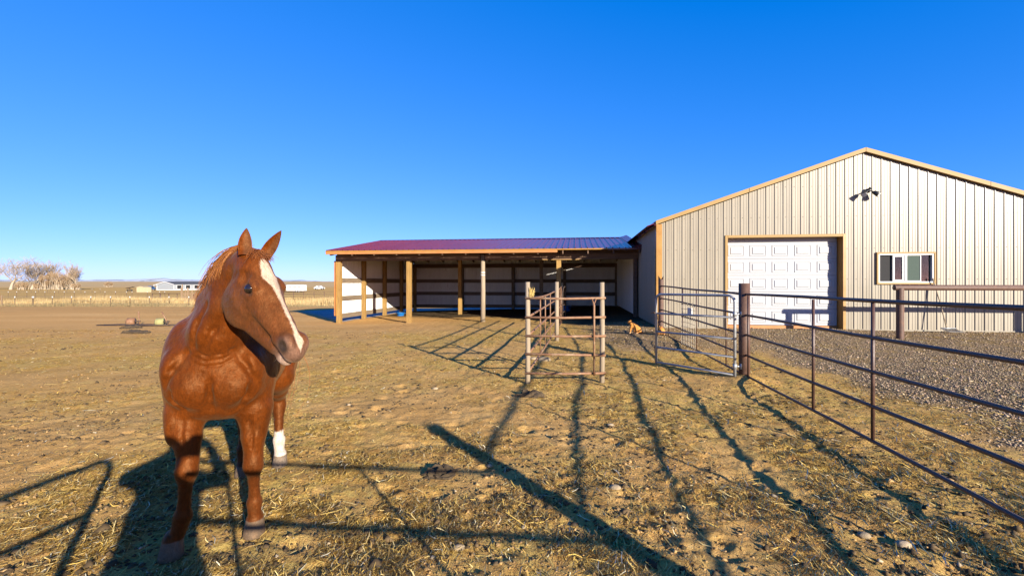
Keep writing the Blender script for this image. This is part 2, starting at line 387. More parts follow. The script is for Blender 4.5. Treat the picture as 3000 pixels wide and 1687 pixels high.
def color_mat(name, rough=.8, trans=0):
    m = bpy.data.materials.new(name); m.use_nodes = True; nt = m.node_tree; b = nt.nodes['Principled BSDF']
    a = nd(nt, 'ShaderNodeAttribute', attribute_name='tint'); nt.links.new(a.outputs['Color'], b.inputs['Base Color'])
    b.inputs['Roughness'].default_value = rough; b.inputs['Specular IOR Level'].default_value = .25
    return m
M['litter'] = color_mat('straw_litter', .7)
x, y = scatter(480000, 1.05, 16, 1.25)
dens = grid_at(x, y, straw)*.9+.10
fxs = x - fence_x(np.clip(y, -2, 13.5)); dens = np.where(fxs > .6, dens*.6+.22*np.clip(.5+2.5*fbm(x+3, y, .8, 3), 0, 1), dens)
dens = dens*(1-grid_at(x, y, inshed)*.6)
clump = np.clip(.55+2.4*fbm(x, y, 3.0, 3), .10, 1)
k = RNG.random(len(x)) < dens*clump; x, y = x[k], y[k]; n = len(x)
ln = RNG.gamma(2.2, .022, n)+.018; ln = np.minimum(ln, .19); wd = RNG.uniform(.0009, .0022, n)*(1+y*.14)
z = zat(x, y)+.004+RNG.random(n)*.006
V, F = strips(x, y, z, RNG.normal(.15, .9, n), ln, wd, RNG.normal(0, .012, n)+.004, RNG.normal(0, .012, n))
me = mesh_np('straw_litter', V, F, M['litter'], smooth=False)
base = np.array([[.66,.46,.13],[.76,.58,.24],[.54,.34,.09],[.42,.26,.075],[.72,.48,.11],[.82,.72,.48]]); ci = RNG.choice(6, n, p=[.3,.2,.18,.12,.15,.05])
C = base[ci]*RNG.uniform(.75, 1.1, (n,1)); set_col(me, 'tint', np.repeat(C, 6, 0))
link('straw_litter', me, label='dry yellow straw and hay scattered over the corral dirt', cat='straw', kind='stuff')

OCT = np.array([[1,0,0],[-1,0,0],[0,1,0],[0,-1,0],[0,0,1],[0,0,-1]], float); OF = np.array([[0,2,4],[2,1,4],[1,3,4],[3,0,4],[2,0,5],[1,2,5],[3,1,5],[0,3,5]])
CUB = np.array([[-1,-1,-1],[1,-1,-1],[1,1,-1],[-1,1,-1],[-1,-1,1],[1,-1,1],[1,1,1],[-1,1,1]], float)*.7; CF = np.array([[0,3,2,1],[4,5,6,7],[0,1,5,4],[1,2,6,5],[2,3,7,6],[3,0,4,7]])
def pebbles(name, x, y, r, cols, label, cat, sink=.35, flat=.65, oct_=True):
    n = len(x); B = OCT if oct_ else CUB; FF = OF if oct_ else CF; q = len(B)
    a = RNG.random(n)*6.28; ca, sa = np.cos(a)[:,None], np.sin(a)[:,None]
    P = B[None]*(1+RNG.uniform(-.35,.35,(n,q,3)))*r[:,None,None]*np.stack([RNG.uniform(.7,1.4,n), np.ones(n), np.full(n,flat)*RNG.uniform(.6,1.2,n)],1)[:,None,:]
    V = np.stack([P[:,:,0]*ca-P[:,:,1]*sa+x[:,None], P[:,:,0]*sa+P[:,:,1]*ca+y[:,None], P[:,:,2]+(zat(x,y)+r*flat*(1-2*sink))[:,None]], 2).reshape(-1,3)
    F = (np.arange(n)*q)[:,None,None]+FF[None]; F = F.reshape(-1, FF.shape[1])
    me = mesh_np(name, V, F, M['pebble'], smooth=False); set_col(me, 'tint', np.repeat(cols, q, 0))
    return link(name, me, label=label, cat=cat, kind='stuff')
M['pebble'] = color_mat('pebble', .9)
x, y = scatter(170000, 1.8, 16, 1.3, 1.2)
ln_ = grid_at(x, y, lane); k = RNG.random(len(x)) < ln_**1.5*.95; x, y = x[k], y[k]; n = len(x)
g = RNG.uniform(.10, .42, (n,1)); C = g*np.array([[1.12,.82,.54]])*RNG.uniform(.93,1.07,(n,3))
pebbles('lane_gravel', x, y, RNG.gamma(3, .0020, n)+.0025+.0005*y, C, 'grey gravel covering the lane in front of the garage door', 'gravel', sink=.25)
x, y = scatter(26000, 1.05, 14, 1.5); k = (grid_at(x, y, lane) < .4) & (RNG.random(len(x)) < np.clip(.35+1.6*fbm(x+7, y, 1.2, 3), .05, 1)); x, y = x[k], y[k]; n = len(x)
C = np.array([[.33,.205,.085]])*RNG.uniform(.6, 1.45, (n,1))
pebbles('dirt_clods', x, y, RNG.gamma(2.0, .0026, n)+.0025, C, 'small brown clods and crumbs of trampled corral dirt', 'dirt', sink=.3)
x, y = scatter(220, 1.2, 18, 1.3); k = (grid_at(x, y, lane) < .4); x, y = x[k], y[k]; n = len(x)
C = np.array([[.44,.34,.22]])*RNG.uniform(.7, 1.1, (n,1))
pebbles('pale_pebbles', x, y, RNG.gamma(2.2, .0035, n)+.005, C, 'pale pebbles strewn thinly across the corral', 'pebbles', sink=.2)

x, y = scatter(30000, 1.05, 15, 1.25); k = (grid_at(x, y, lane) < .5) & (RNG.random(len(x)) < np.clip(.25+1.9*fbm(x-11, y+4, .9, 3), .03, 1)); x, y = x[k], y[k]; n = len(x)
C = np.array([[.085,.055,.026]])*RNG.uniform(.6, 1.7, (n,1))
pebbles('dark_crumbs', x, y, (RNG.gamma(2.0, .0035, n)+.0025)*(1+.06*y), C, 'dark crumbs of dried dung trodden into the straw', 'crumbs', sink=.35)
# dry droppings (dark) trampled into the dirt
heaps = [(.25,6.2,.13,'beside the foot of the end panel'),(-.55,3.6,.09,'under the rail shadow beside the thick post shadow'),(-9.3,13.1,.24,'on the bare dirt before the old implements'),(-11.6,14.2,.26,'long and dark on the open dirt by the implements'),(-13.4,16.2,.22,'at the foot of the old implements')]
for i, (px, py, s_, wh) in enumerate(heaps):
    mb = MB(); rr = random.Random(i); g_ = float(zat(np.array([px]), np.array([py]))[0])
    V_, F_ = ICO[3]; V2 = []
    for p in V_:
        rad = math.hypot(p[0], p[1]); nz = float(fbm(np.array([p[0]*3+i*5]), np.array([p[1]*3+p[2]]), 1.6, 3)[0]); k_ = 1+.55*nz
        V2.append((px+p[0]*s_*1.5*k_, py+p[1]*s_*k_, g_+p[2]*(.035+.012*py*.3)*(1+1.6*nz)))
    mb.add(V2, F_); t = mb.build('manure_pile', M['manure'], smooth=False)
    tag(t, 'dark trampled manure heap '+wh, 'manure', 'manure heaps on the corral dirt')
# ---------------------------------------------------------------- ribbed sheet walls and roofs: each sheet is its own piece
PITCH = .2286
def prof(w, major=.02):
    pts = []
    for k in range(int(round(w/PITCH))):
        s = k*PITCH
        pts += [(s+.001,0),(s+.018,major),(s+.036,major),(s+.054,0),(s+.103,0),(s+.110,.006),(s+.122,.006),(s+.129,0),(s+.172,0),(s+.179,.006),(s+.191,.006),(s+.198,0)]
    return pts
def hprof(s, s0, P):
    xs = [a for a, _ in P]; return float(np.interp(s-s0, xs, [h for _, h in P]))
def sheets(parent, name, s0, s1, zlo, zhi, pos, mt, holes=(), W=.9144):
    """vertical sheets from s0 to s1; pos(s,h,z) -> local point; holes = (sa,sb,za,zb)"""
    P = prof(W)+[(W, 0)]; n = int(math.ceil((s1-s0)/W-1e-6))
    for i in range(n):
        a = s0+i*W; e = min(a+W, s1); S = sorted(set([a, e]+[a+p for p, _ in P if a+p < e]+[v for h in holes for v in h[:2] if a < v < e]))
        mb = MB()
        for u, v in zip(S[:-1], S[1:]):
            if v-u < 1e-5: continue
            hu = hprof(u, a, P); hv = hprof(v, a, P); md = (u+v)/2; iv = [(zlo, None)]
            segs = [(lambda s: zlo, zhi)]
            for h in holes:
                if h[0] <= md <= h[1]: segs = [(lambda s: zlo, lambda s, h=h: h[2]), (lambda s, h=h: h[3], zhi)]
            for lo, hi in segs:
                if hi(md)-lo(md) < .005: continue
                mb.add([pos(u,hu,lo(u)), pos(v,hv,lo(v)), pos(v,hv,hi(v)), pos(u,hu,hi(u))], [(0,1,2,3)])
        if mb.v: mb.build(name, mt, parent)

# ================================================================ metal barn
BR = thing('metal_barn', 'cream ribbed metal barn with white garage door and gabled front', 'barn', (C0[0], C0[1], 0), -TH)
BW2, BZ0, EZ, RZ, BD = 5.53, .21, 3.19, 5.08, 14.6
topf = lambda s: EZ + (RZ-EZ)*(1-abs(s-BW2)/BW2)
D0, D1, DZ0, DZ1 = 2.18, 5.36, .10, 2.62            # door opening
def solve_p(u, q=0):   # distance along the front for an image tangent
    t = u/1350.; return (t*(C0[1]+q*E2[1])-(C0[0]+q*E2[0]))/(E1[0]-t*E1[1])
D0 = solve_p(2131-1500); D1 = solve_p(2467-1500); W0 = solve_p(2571-1500); W1 = solve_p(2733-1500)
DZ1 = 2.78; WZ0, WZ1 = 1.50, 2.29
sheets(BR, 'wall_panel', .0, 2*BW2, BZ0, topf, lambda s,h,z: (s, -h, z), M['siding'], holes=[(D0, D1, BZ0, DZ1), (W0, W1, WZ0, WZ1)])
sheets(BR, 'wall_panel', .0, BD, BZ0, lambda s: EZ, lambda s,h,z: (-h, s, z), M['siding'])
sheets(BR, 'wall_panel', .0, BD, BZ0, lambda s: EZ, lambda s,h,z: (2*BW2+h, s, z), M['siding'])
sheets(BR, 'wall_panel', .0, 2*BW2, BZ0, topf, lambda s,h,z: (s, BD+h, z), M['siding'])
mb = MB(); mb.bbox(-.02, D0-.09, -.030, .05, BZ0-.06, BZ0+.008, .003); mb.build('base_trim', M['siding'], BR)
mb = MB(); mb.bbox(D1+.09, 2*BW2, -.030, .05, BZ0-.06, BZ0+.008, .003); mb.build('base_trim', M['siding'], BR)
mb = MB(); mb.box(.2, 2*BW2-.2, .5, BD-.3, .12, .18); mb.build('floor_slab', M['concrete'], BR)
# screws along the girt lines
mb = MB()
for zz in (.9, 1.6, 2.45, 3.35, 4.2):
    for k in range(48):
        s = k*PITCH+.08
        if zz < topf(s)-.1 and not (D0-.05 < s < D1+.05 and zz < DZ1) and not (W0-.05 < s < W1+.05 and WZ0 < zz < WZ1):
            mb.box(s-.006, s+.006, -.009, .0, zz-.006, zz+.006)
mb.build('screws', M['dark_iron'], BR, kind='stuff')
# corner trims
for s in (0, 1):
    mb = MB(); x0 = -.035 if s == 0 else 2*BW2-.13
    mb.bbox(x0, x0+.165, -.045, .12, BZ0-.02, EZ+.02, .004); mb.build('corner_trim', M['trim'], BR)
# roof sheets, both slopes
sl = (RZ-EZ)/BW2; nrm = math.sqrt(1+sl*sl)
for sg in (-1, 1):
    W = .9144; n = int(math.ceil((BD+.5)/W)); P = prof(W)+[(W,0)]
    for i in range(n):
        mb = MB(); a = -.07+i*W
        for (u, hu), (v, hv) in zip(P[:-1], P[1:]):
            ex = BW2+.30
            f = lambda t, y, h: (BW2+sg*ex*t - sg*0, y, RZ+.055-sl*ex*t+h)
            mb.add([f(0,a+u,hu), f(1,a+u,hu), f(1,a+v,hv), f(0,a+v,hv)], [(0,1,2,3)])
        mb.build('roof_panel', M['maroon'], BR)
mb = MB(); mb.add([(BW2-.2,-.09,RZ+.085-.2*sl),(BW2,-.09,RZ+.10),(BW2+.2,-.09,RZ+.085-.2*sl),(BW2-.2,BD+.3,RZ+.085-.2*sl),(BW2,BD+.3,RZ+.10),(BW2+.2,BD+.3,RZ+.085-.2*sl)], [(0,1,4,3),(1,2,5,4)]); mb.build('ridge_cap', M['maroon'], BR)
# rake trim in lengths, left and right
def rake(t0, t1, sg, mt):
    mb = MB(); z = lambda t: RZ+.135-sl*(BW2+.05)*t
    X_ = lambda t: BW2+sg*(BW2+.05)*t; h = .115
    A = [(X_(t0),-.10,z(t0)-h),(X_(t1),-.10,z(t1)-h),(X_(t1),-.10,z(t1)),(X_(t0),-.10,z(t0)),(X_(t0),.02,z(t0)-h),(X_(t1),.02,z(t1)-h),(X_(t1),.02,z(t1)),(X_(t0),.02,z(t0))]
    A += [(X_(t0),-.245,z(t0)+.0),(X_(t1),-.245,z(t1)+.0)]
    mb.add(A, [(0,1,2,3),(4,7,6,5),(3,2,6,7),(0,4,5,1),(0,3,7,4),(1,5,6,2)]); mb.build('rake_trim', mt, BR)
for sg in (-1, 1):
    rake(.001, .54, sg, M['rake']); rake(.542, 1.0, sg, M['rake'])
# eave trim along the left side
mb = MB(); mb.bbox(-.10, -.03, -.04, BD, EZ-.02, EZ+.09, .004); mb.build('eave_trim', M['maroon'], BR)

# garage door: casing, five rows of raised panels
DR = .24
for nm, x0, x1, z0, z1 in (('casing', D0-.075, D0, BZ0-.1, DZ1+.075), ('casing', D1, D1+.075, BZ0-.1, DZ1+.075), ('casing', D0, D1, DZ1, DZ1+.075)):
    mb = MB(); mb.bbox(x0+.001, x1-.001, -.05, .02, z0, z1, .004); mb.build(nm, M['rake'] if z0 > 1 or x0 < 3 else M['trim'], BR)
for x0, x1, z0, z1 in ((D0-.02, D0, BZ0-.1, DZ1), (D1, D1+.02, BZ0-.1, DZ1), (D0, D1, DZ1, DZ1+.02)):
    mb = MB(); mb.box(x0, x1, .021, DR+.1, z0, z1); mb.build('jamb', M['trim'], BR)
mb = MB(); mb.box(D0+.001, D1-.001, DR-.03, DR+.12, BZ0-.1, .27); mb.build('sill', M['fascia'], BR)
gd = link('garage_door', None, BR)
NS, ROW0 = 6, .28; rh = (2.80-ROW0)/5.28
pw = (D1-D0-.02)/5
for r_ in range(NS):
    z0 = ROW0+r_*rh; z1 = min(z0+rh-.006, DZ1+.1)
    mb = MB(); mb.bbox(D0+.01, D1-.01, DR, DR+.045, z0, z1, .004); sec = mb.build('door_section', M['door'], gd)
    if z1 - z0 < .3: continue
    for k in range(5):
        cx0 = D0+.01+k*pw+.075; cx1 = D0+.01+(k+1)*pw-.075; mb = MB()
        a, b_ = .012, .035; Y0, Y1, Y2 = DR-.001, DR-.016, DR-.004
        zz0, zz1 = z0+.075, z1-.075
        ring = lambda d, y: [(cx0+d,y,zz0+d),(cx1-d,y,zz0+d),(cx1-d,y,zz1-d),(cx0+d,y,zz1-d)]
        mb.add(ring(0,Y0)+ring(.010,Y1)+ring(.022,Y1)+ring(.034,Y2)+ring(.055,Y2)+ring(.080,Y1-.006), [(4*j+i_, 4*j+(i_+1)%4, 4*j+4+(i_+1)%4, 4*j+4+i_) for j in range(5) for i_ in range(4)]+[(20,21,22,23)])
        mb.build('raised_panel', M['door'], sec)
# window: pair of sliders
M['glass'] = mg = bpy.data.materials.new('window_glass'); mg.use_nodes = True; gb = mg.node_tree.nodes['Principled BSDF']
gb.inputs['Base Color'].default_value = (.6,.75,.72,1); gb.inputs['Roughness'].default_value = .03; gb.inputs['Transmission Weight'].default_value = 1; gb.inputs['IOR'].default_value = 1.45
M['screen'] = mat('window_screen', (.012,.012,.014), (.02,.02,.022), 90, .8)
M['green_screen'] = mat('dusty_screen', (.035,.06,.05), (.06,.085,.07), 60, .8)
wdw = link('window', None, BR)
t_ = .045
for x0, x1, z0, z1 in ((W0-t_, W1+t_, WZ1, WZ1+t_), (W0-t_, W1+t_, WZ0-t_, WZ0), (W0-t_, W0, WZ0, WZ1), (W1, W1+t_, WZ0, WZ1)):
    mb = MB(); mb.bbox(x0, x1, -.055, .01, z0, z1, .004); mb.build('casing', M['rake'], wdw)
def wframe(a, b_, z0, z1, w, y0, y1, name='sash'):
    mb = MB(); mb.box(a, b_, y0, y1, z1-w, z1); mb.box(a, b_, y0, y1, z0, z0+w); mb.box(a, a+w, y0, y1, z0+w, z1-w); mb.box(b_-w, b_, y0, y1, z0+w, z1-w); return mb.build(name, M['vinyl'], wdw)
wframe(W0, W1, WZ0, WZ1, .035, -.04, .06, 'frame')
ww = W1-W0; wm = W0+.50*ww
mb = MB(); mb.box(wm-.03, wm+.03, -.035, .055, WZ0+.035, WZ1-.035); mb.build('mullion', M['vinyl'], wdw)
wframe(W0+.27*ww, wm-.03, WZ0+.036, WZ1-.036, .045, -.02, .02)
wframe(wm+.031, W0+.79*ww, WZ0+.036, WZ1-.036, .02, .0, .02)
mb = MB(); mb.box(W0+.036, W0+.27*ww+.01, .03, .035, WZ0+.036, WZ1-.036); mb.build('insect_screen', M['screen'], wdw)
mb = MB(); mb.box(wm+.05, W0+.785*ww, .012, .016, WZ0+.055, WZ1-.055); mb.build('insect_screen', M['green_screen'], wdw)
mb = MB(); mb.box(W0+.30*ww, wm-.07, .0, .006, WZ0+.08, WZ1-.08); mb.build('pane', M['glass'], wdw)
mb = MB(); mb.box(W0+.79*ww, W1-.036, .03, .036, WZ0+.036, WZ1-.036); mb.build('pane', M['glass'], wdw)
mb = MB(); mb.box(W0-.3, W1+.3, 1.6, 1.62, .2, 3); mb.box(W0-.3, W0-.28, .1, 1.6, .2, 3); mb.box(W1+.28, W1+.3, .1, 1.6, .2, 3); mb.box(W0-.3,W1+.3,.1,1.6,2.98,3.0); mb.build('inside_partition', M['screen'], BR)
# twin flood light
FLp = solve_p(2538-1500); FZ = 1.5+(828-566)/1350*(C0[1]-FLp*math.sin(TH)); 
FLw = thing('flood_light', 'black twin-head flood light mounted high on the barn gable', 'light', (*bw(FLp, 0), 0), -TH)
mb = MB(); mb.tube([(0,-.02,FZ+.05),(0,-.075,FZ+.05)], .062, 14); mb.tube([(0,-.075,FZ+.05),(0,-.12,FZ+.045)], .03, 10); mb.build('mount', M['black'], FLw, True)
for sg, tx in ((-1,.14),(1,.13)):
    mb = MB(); mb.tube([(0,-.10,FZ+.04),(sg*.06,-.14,FZ+.03),(sg*.1,-.15,FZ)], .016, 8); mb.build('arm', M['black'], FLw, True)
    hd = MB(); d = Vector((sg*.5,-.55,-.55)).normalized(); c = Vector((sg*.11,-.15,FZ-.01))
    hd.tube([c-d*.03, c, c+d*.05, c+d*.14], [.03,.052,.06,.072], 12); h_ = hd.build('lamp_head', M['black'], FLw, True)
    mb = MB(); mb.tube([c+d*.139, c+d*.143], .06, 12); mb.build('lens', M['vinyl'], h_)
mb = MB(); mb.blob((.03,-.11,FZ+.105), .04, 2, .0); mb.build('motion_sensor', M['black'], FLw, True)

# ================================================================ open-fronted stock shed
SH = thing('stock_shed', 'long open-fronted timber stock shed with maroon metal roof against the barn', 'shed', (C0[0], C0[1], 0), -TH)
QF, QB, QM, PL = 4.0, 12.9, 8.45, -12.12
def sgz(p, q): x_, y_ = bw(p, q); return float(gz_base(x_, y_))
ps = .09
def post(p, q, z1, w=ps, mt='post', z0=None, b_=.006):
    mb = MB(); mb.bbox(p-w, p+w, q-w, q+w, (sgz(p,q)-.25) if z0 is None else z0, z1, b_); return mb.build('post', M[mt], SH)
for p in (-12.12, -9.09, -3.03): post(p, QF, 2.40)
post(-.14, QF, 2.40, .07, 'beam')
mb = MB(); p0 = -6.03
mb.tube([(p0,QF-.02,sgz(p0,QF)-.2),(p0+.01,QF-.02,1.2),(p0,QF-.02,2.62)], [.098,.09,.082], 16); rp = mb.build('round_post', M['pole'], SH, True)
for zz in (1.90, 1.80):
    mb = MB(); mb.tube([(p0,QF-.02,zz-.02),(p0,QF-.02,zz+.02)], .0935 if zz > 1.85 else .094, 16); mb.build('white_band', M['vinyl'], rp, True)
for q in (6.08, 8.39, 10.67, 12.83): post(PL+.08, q, 2.5+.17*(4.4-abs(q-QM)), .085, 'post')
for p in (-9.09, -6.03, -3.03, -.1): post(p, QB-.1, 2.4, .085, 'girt')
for p in (-8.08, -4.04): post(p, QM-.1, 3.3, .085, 'post' if p < -6 else 'girt')
# headers
for a, b_ in ((PL-.12, -6.13), (-5.93, -3.0), (-2.998, -.03)):
    mb = MB(); mb.bbox(a, b_, QF-.09, QF-.035, 2.40 if a < -5.95 or a > -3 else 2.405, 2.632, .004); mb.build('header_beam', M['beam'], SH)
mb = MB(); mb.bbox(PL-.1, -.05, QF+.035, QF+.09, 2.395, 2.63, .004); mb.build('header_beam', M['beam'], SH)
mb = MB(); mb.bbox(PL-.1, -.05, QM-.16, QM-.05, 3.05, 3.30, .004); mb.build('ridge_beam', M['beam'], SH)
mb = MB(); mb.bbox(PL-.1, -.05, QB-.2, QB-.15, 2.38, 2.60, .004); mb.build('back_beam', M['beam'], SH)
mb = MB(); mb.box(PL-.1, -.05, QF-.02, QF+.02, 2.633, 2.888); mb.build('added_sun_stop', M['beam'], SH)  # added board over the header to stop sun streaking into the shed
# sunlit batten strip under the right header
mb = MB(); mb.bbox(-4.2, -1.4, QF-.125, QF-.092, 2.375, 2.40, .003); mb.build('loose_batten', M['post'], SH)
# rafters
ROV = .80; rsl = (3.64-2.765)/(QM-QF+ROV)
def rz(q): return 2.765+rsl*((QM-QF+ROV)-abs(q-QM))
for i in range(14):
    p = PL+.02+i*.925
    for q0, q1 in ((QF-ROV+.04, QM), (QM+.002, QB+ROV-.05)):
        mb = MB(); z0, z1 = rz(q0)-.03, rz(q1)-.03; h = .17; w = .02
        mb.add([(p-w,q0,z0-h),(p+w,q0,z0-h),(p+w,q1,z1-h),(p-w,q1,z1-h),(p-w,q0,z0),(p+w,q0,z0),(p+w,q1,z1),(p-w,q1,z1)], [(0,3,2,1),(4,5,6,7),(0,1,5,4),(1,2,6,5),(2,3,7,6),(3,0,4,7)]); mb.build('rafter', M['beam'], SH)
# roof sheets
PLo, PRo = PL-.14, -.03
n = int(math.ceil((PRo-PLo)/.9144)); P = prof(.9144, .034)+[(.9144,0)]
for i in range(n):
    for q0, q1 in ((QF-ROV, QM), (QM, QB+ROV)):
        mb = MB(); a = PLo+i*.9144
        for (u, hu), (v, hv) in zip(P[:-1], P[1:]):
            if a+v > PRo: break
            mb.add([(a+u,q0,rz(q0)+hu),(a+v,q0,rz(q0)+hv),(a+v,q1,rz(q1)+hv),(a+u,q1,rz(q1)+hu)], [(0,1,2,3)])
        if mb.v: mb.build('roof_panel', M['maroon'], SH)
mb = MB(); mb.add([(PLo-.01,QM-.2,rz(QM-.2)+.028),(PRo,QM-.2,rz(QM-.2)+.028),(PRo,QM,rz(QM)+.035),(PLo-.01,QM,rz(QM)+.035),(PRo,QM+.2,rz(QM+.2)+.028),(PLo-.01,QM+.2,rz(QM+.2)+.028)], [(0,1,2,3),(3,2,4,5)]); mb.build('ridge_cap', M['maroon'], SH)
# flashing where the shed roof meets the barn wall
mb = MB(); mb.add([(-.30,QF-ROV,rz(QF-ROV)+.03),(-.001,QF-ROV,rz(QF-ROV)+.12),(-.001,QM,rz(QM)+.12),(-.30,QM,rz(QM)+.03),(-.025,QF-ROV-.01,rz(QF-ROV)+.02)], [(0,1,2,3),(0,4,1)]); mb.build('flashing', M['maroon'], SH)
# fascia and drip edge
mb = MB(); mb.bbox(PLo, -3.05, QF-ROV-.02, QF-ROV+.02, 2.625, 2.755, .004); mb.build('fascia_board', M['fascia'], SH)
mb = MB(); mb.bbox(PLo, -1.2, QF-ROV-.028, QF-ROV-.021, 2.715, 2.763, .002); mb.build('drip_edge', M['trim'], SH)
mb = MB(); mb.bbox(-1.2, PRo, QF-ROV-.028, QF-ROV-.021, 2.705, 2.763, .002); mb.build('drip_edge', M['maroon'], SH)
for q0, q1 in ((QF-ROV+.03, QM), (QM, QB+ROV)):   # barge board on the left gable
    mb = MB(); z0, z1 = rz(q0), rz(q1)
    mb.add([(PLo-.02,q0,z0-.14),(PLo+.02,q0,z0-.14),(PLo+.02,q1,z1-.14),(PLo-.02,q1,z1-.14),(PLo-.02,q0,z0-.004),(PLo+.02,q0,z0-.004),(PLo+.02,q1,z1-.004),(PLo-.02,q1,z1-.004)], [(0,3,2,1),(4,5,6,7),(0,1,5,4),(1,2,6,5),(2,3,7,6),(3,0,4,7)]); mb.build('barge_board', M['fascia'], SH)
# metal skins seen from inside
sheets(SH, 'wall_panel', QF+.03, QB, .02, lambda s: rz(s)-.05, lambda s,h,z: (PL-.02-h, s, z), M['inner'])
sheets(SH, 'wall_panel', PL-.02, -.03, .02, lambda s: rz(QB)-.03, lambda s,h,z: (s, QB+h, z), M['inner'])
sheets(SH, 'wall_panel', QF+.12, QB-.02, .24, lambda s: rz(s)-.05, lambda s,h,z: (-.075+h, s, z), M['inner'])
# ochre trim on the front left corner
mb = MB(); mb.bbox(PL-.20, PL-.092, QF-.06, QF+.10, .12, 2.40, .004); mb.build('corner_trim', M['fascia'], SH)
mb = MB(); mb.bbox(PL-.092, PL-.06, QF-.11, QF-.085, .12, 2.40, .003); mb.build('corner_trim', M['trim'], SH)
# girts and skirt boards, bay by bay
zb = [(1.50,1.70),(.75,.95),(.0,.20)]
qs = [QF+.09, 6.08, 8.39, 10.67, 12.8]; pp = [PL+.0, -9.09, -6.03, -3.03, -.1]
for a, b_ in zip(qs[:-1], qs[1:]):
    for z0, z1 in zb:
        mb = MB(); j = random.uniform(-.012,.012); mb.bbox(PL-.016, PL+.024, a+.0015, b_-.0015, z0+j, z1+j, .004); mb.build('girt', M['girt'], SH)
for a, b_ in zip(pp[:-1], pp[1:]):
    for z0, z1 in zb:
        mb = MB(); j = random.uniform(-.012,.012); mb.bbox(a+.0015, b_-.0015, QB-.045, QB-.003, z0+j, z1+j, .004); mb.build('girt', M['girt'], SH)

# ================================================================ hitch rail before the window
hx, hy = 9.27, 11.14
HR = thing('hitch_rail', 'thick brown pipe hitch rail standing in front of the barn window', 'rail', (hx, hy, 0), -TH)
for k, px in enumerate((.10, 5.45)):
    mb = MB(); x_, y_ = hx+px*E1[0], hy+px*E1[1]; mb.tube([(px,0,g1(x_,y_)-.2),(px,0,1.37)], .080, 18, cap=False); mb.build('post', M['bigpost'], HR, True)
mb = MB(); mb.tube([(-.03,0,1.38),(-.025,0,1.38),(5.8,0,1.38)], .067, 18); mb.build('rail', M['bigpost'], HR, True)
# rake leaning on the wall under the window, and a fork beside it
xw = solve_p(2735-1500); 
RK = thing('manure_fork', 'long-handled manure fork with many tines leaning under the barn window', 'fork', (*bw(xw, -.02), 0), -TH)
zt, zb_ = 1.62, .30
mb = MB(); mb.tube([(-.08,-.06,zt),(.0,-.20,1.0),(.05,-.36,zb_)], .014, 8); mb.build('handle', M['pole'], RK, True)
mb = MB(); mb.tube([(-.11,-.40,zb_),(.25,-.36,zb_)], .018, 8); mb.build('head_bar', M['galv'], RK, True)
for k in range(14):
    x0 = -.10+k*.0265; mb = MB(); mb.tube([(x0,-.40+.0029*k,zb_),(x0+.04,-.44,zb_-.05),(x0+.09,-.58,zb_-.085)], .006, 5); mb.build('tine', M['wire'], RK, True)
# ================================================================ pipe fence beside the lane
RH = [1.32, 1.0, .70, .395, .09]
P2 = (2.55, -.19); P1 = (3.58, 7.1); P3 = (3.96, 12.25)
PF = thing('pipe_fence', 'brown five-rail pipe fence running from the thick rust-brown post along the gravel lane', 'fence', (P1[0], P1[1], 0))
def rel(p): return (p[0]-P1[0], p[1]-P1[1])
def fpost(p, r, z1, mt, saddle=False):
    x_, y_ = rel(p); g = g1(*p); mb = MB(); n = 20
    mb.tube([(x_,y_,g-.3),(x_,y_,z1)], r, n, cap=not saddle)
    if saddle:
        k = len(mb.v)-n
        for i in range(n):
            v = mb.v[k+i]; mb.v[k+i] = (v[0], v[1], v[2]+.10*((v[0]-x_)/r)**2)
    return mb.build('post', M[mt], PF, True)
fpost(P1, .081, 1.49, 'bigpost'); fpost(P3, .068, 1.58, 'bigpost', True); fpost(P2, .085, 1.68, 'bigpost')
mb = MB(); rr = random.Random(4)
mb.blob((.0,-.03,g1(*P1)+.0), (.17,.17,.07), 2, .14, 3); mb.build('concrete_footing', M['concrete'], PF, True)
def seg_pt(a, b_, t): return (a[0]+(b_[0]-a[0])*t, a[1]+(b_[1]-a[1])*t)
def zoff(p): return .09*smooth01((p[1]-7.1)/5.0)+.05*smooth01((7.1-p[1])/4.5)
for i, h in enumerate(RH):
    r_ = .0185 if i == 0 else .0170
    for a, b_, zo in ((P1, P2, lambda t: .06*t), (P1, P3, lambda t: .09*t)):
        pts = []
        for k in range(9):
            t = k/8; p = rel(seg_pt(a, b_, t)); sag = .010*math.sin(3.0*t*math.pi+i)
            pts.append((p[0]-.0, p[1], h+zo(t)+sag*.6))
        mb = MB(); mb.tube(pts, r_, 10); mb.build('rail', M['pipe'], PF, True)
def stay(a, b_, t, zo, top=0, bot=4, r_=.019, side=.0):
    p = rel(seg_pt(a, b_, t)); mb = MB(); mb.tube([(p[0]+side,p[1],RH[bot]+zo),(p[0]+side,p[1],RH[top]+zo-.02)], r_, 9); mb.build('stay', M['pipe'], PF, True)
for t in (.022, .284, .423, .72): stay(P1, P2, t, .06*t, r_=.0155)
for t in (.14, .44, .62, .85): stay(P1, P3, t, .09*t, r_=.011)
# cross section behind the camera, from the near post toward the gate
Q1 = (-.12, .06)
for i, h in enumerate([1.28, .96, .66, .36, .08]):
    a, b_ = rel(P2), rel(Q1); mb = MB(); mb.tube([(a[0],a[1],h),(b_[0],b_[1],h)], .0175, 9); mb.build('rail', M['pipe'], PF, True)
for t in (.0, .43, .86):
    p = rel(seg_pt(P2, Q1, min(t+.03, 1))); mb = MB(); mb.tube([(p[0],p[1],.08),(p[0],p[1],1.27)], .014, 8); mb.build('stay', M['pipe'], PF, True)

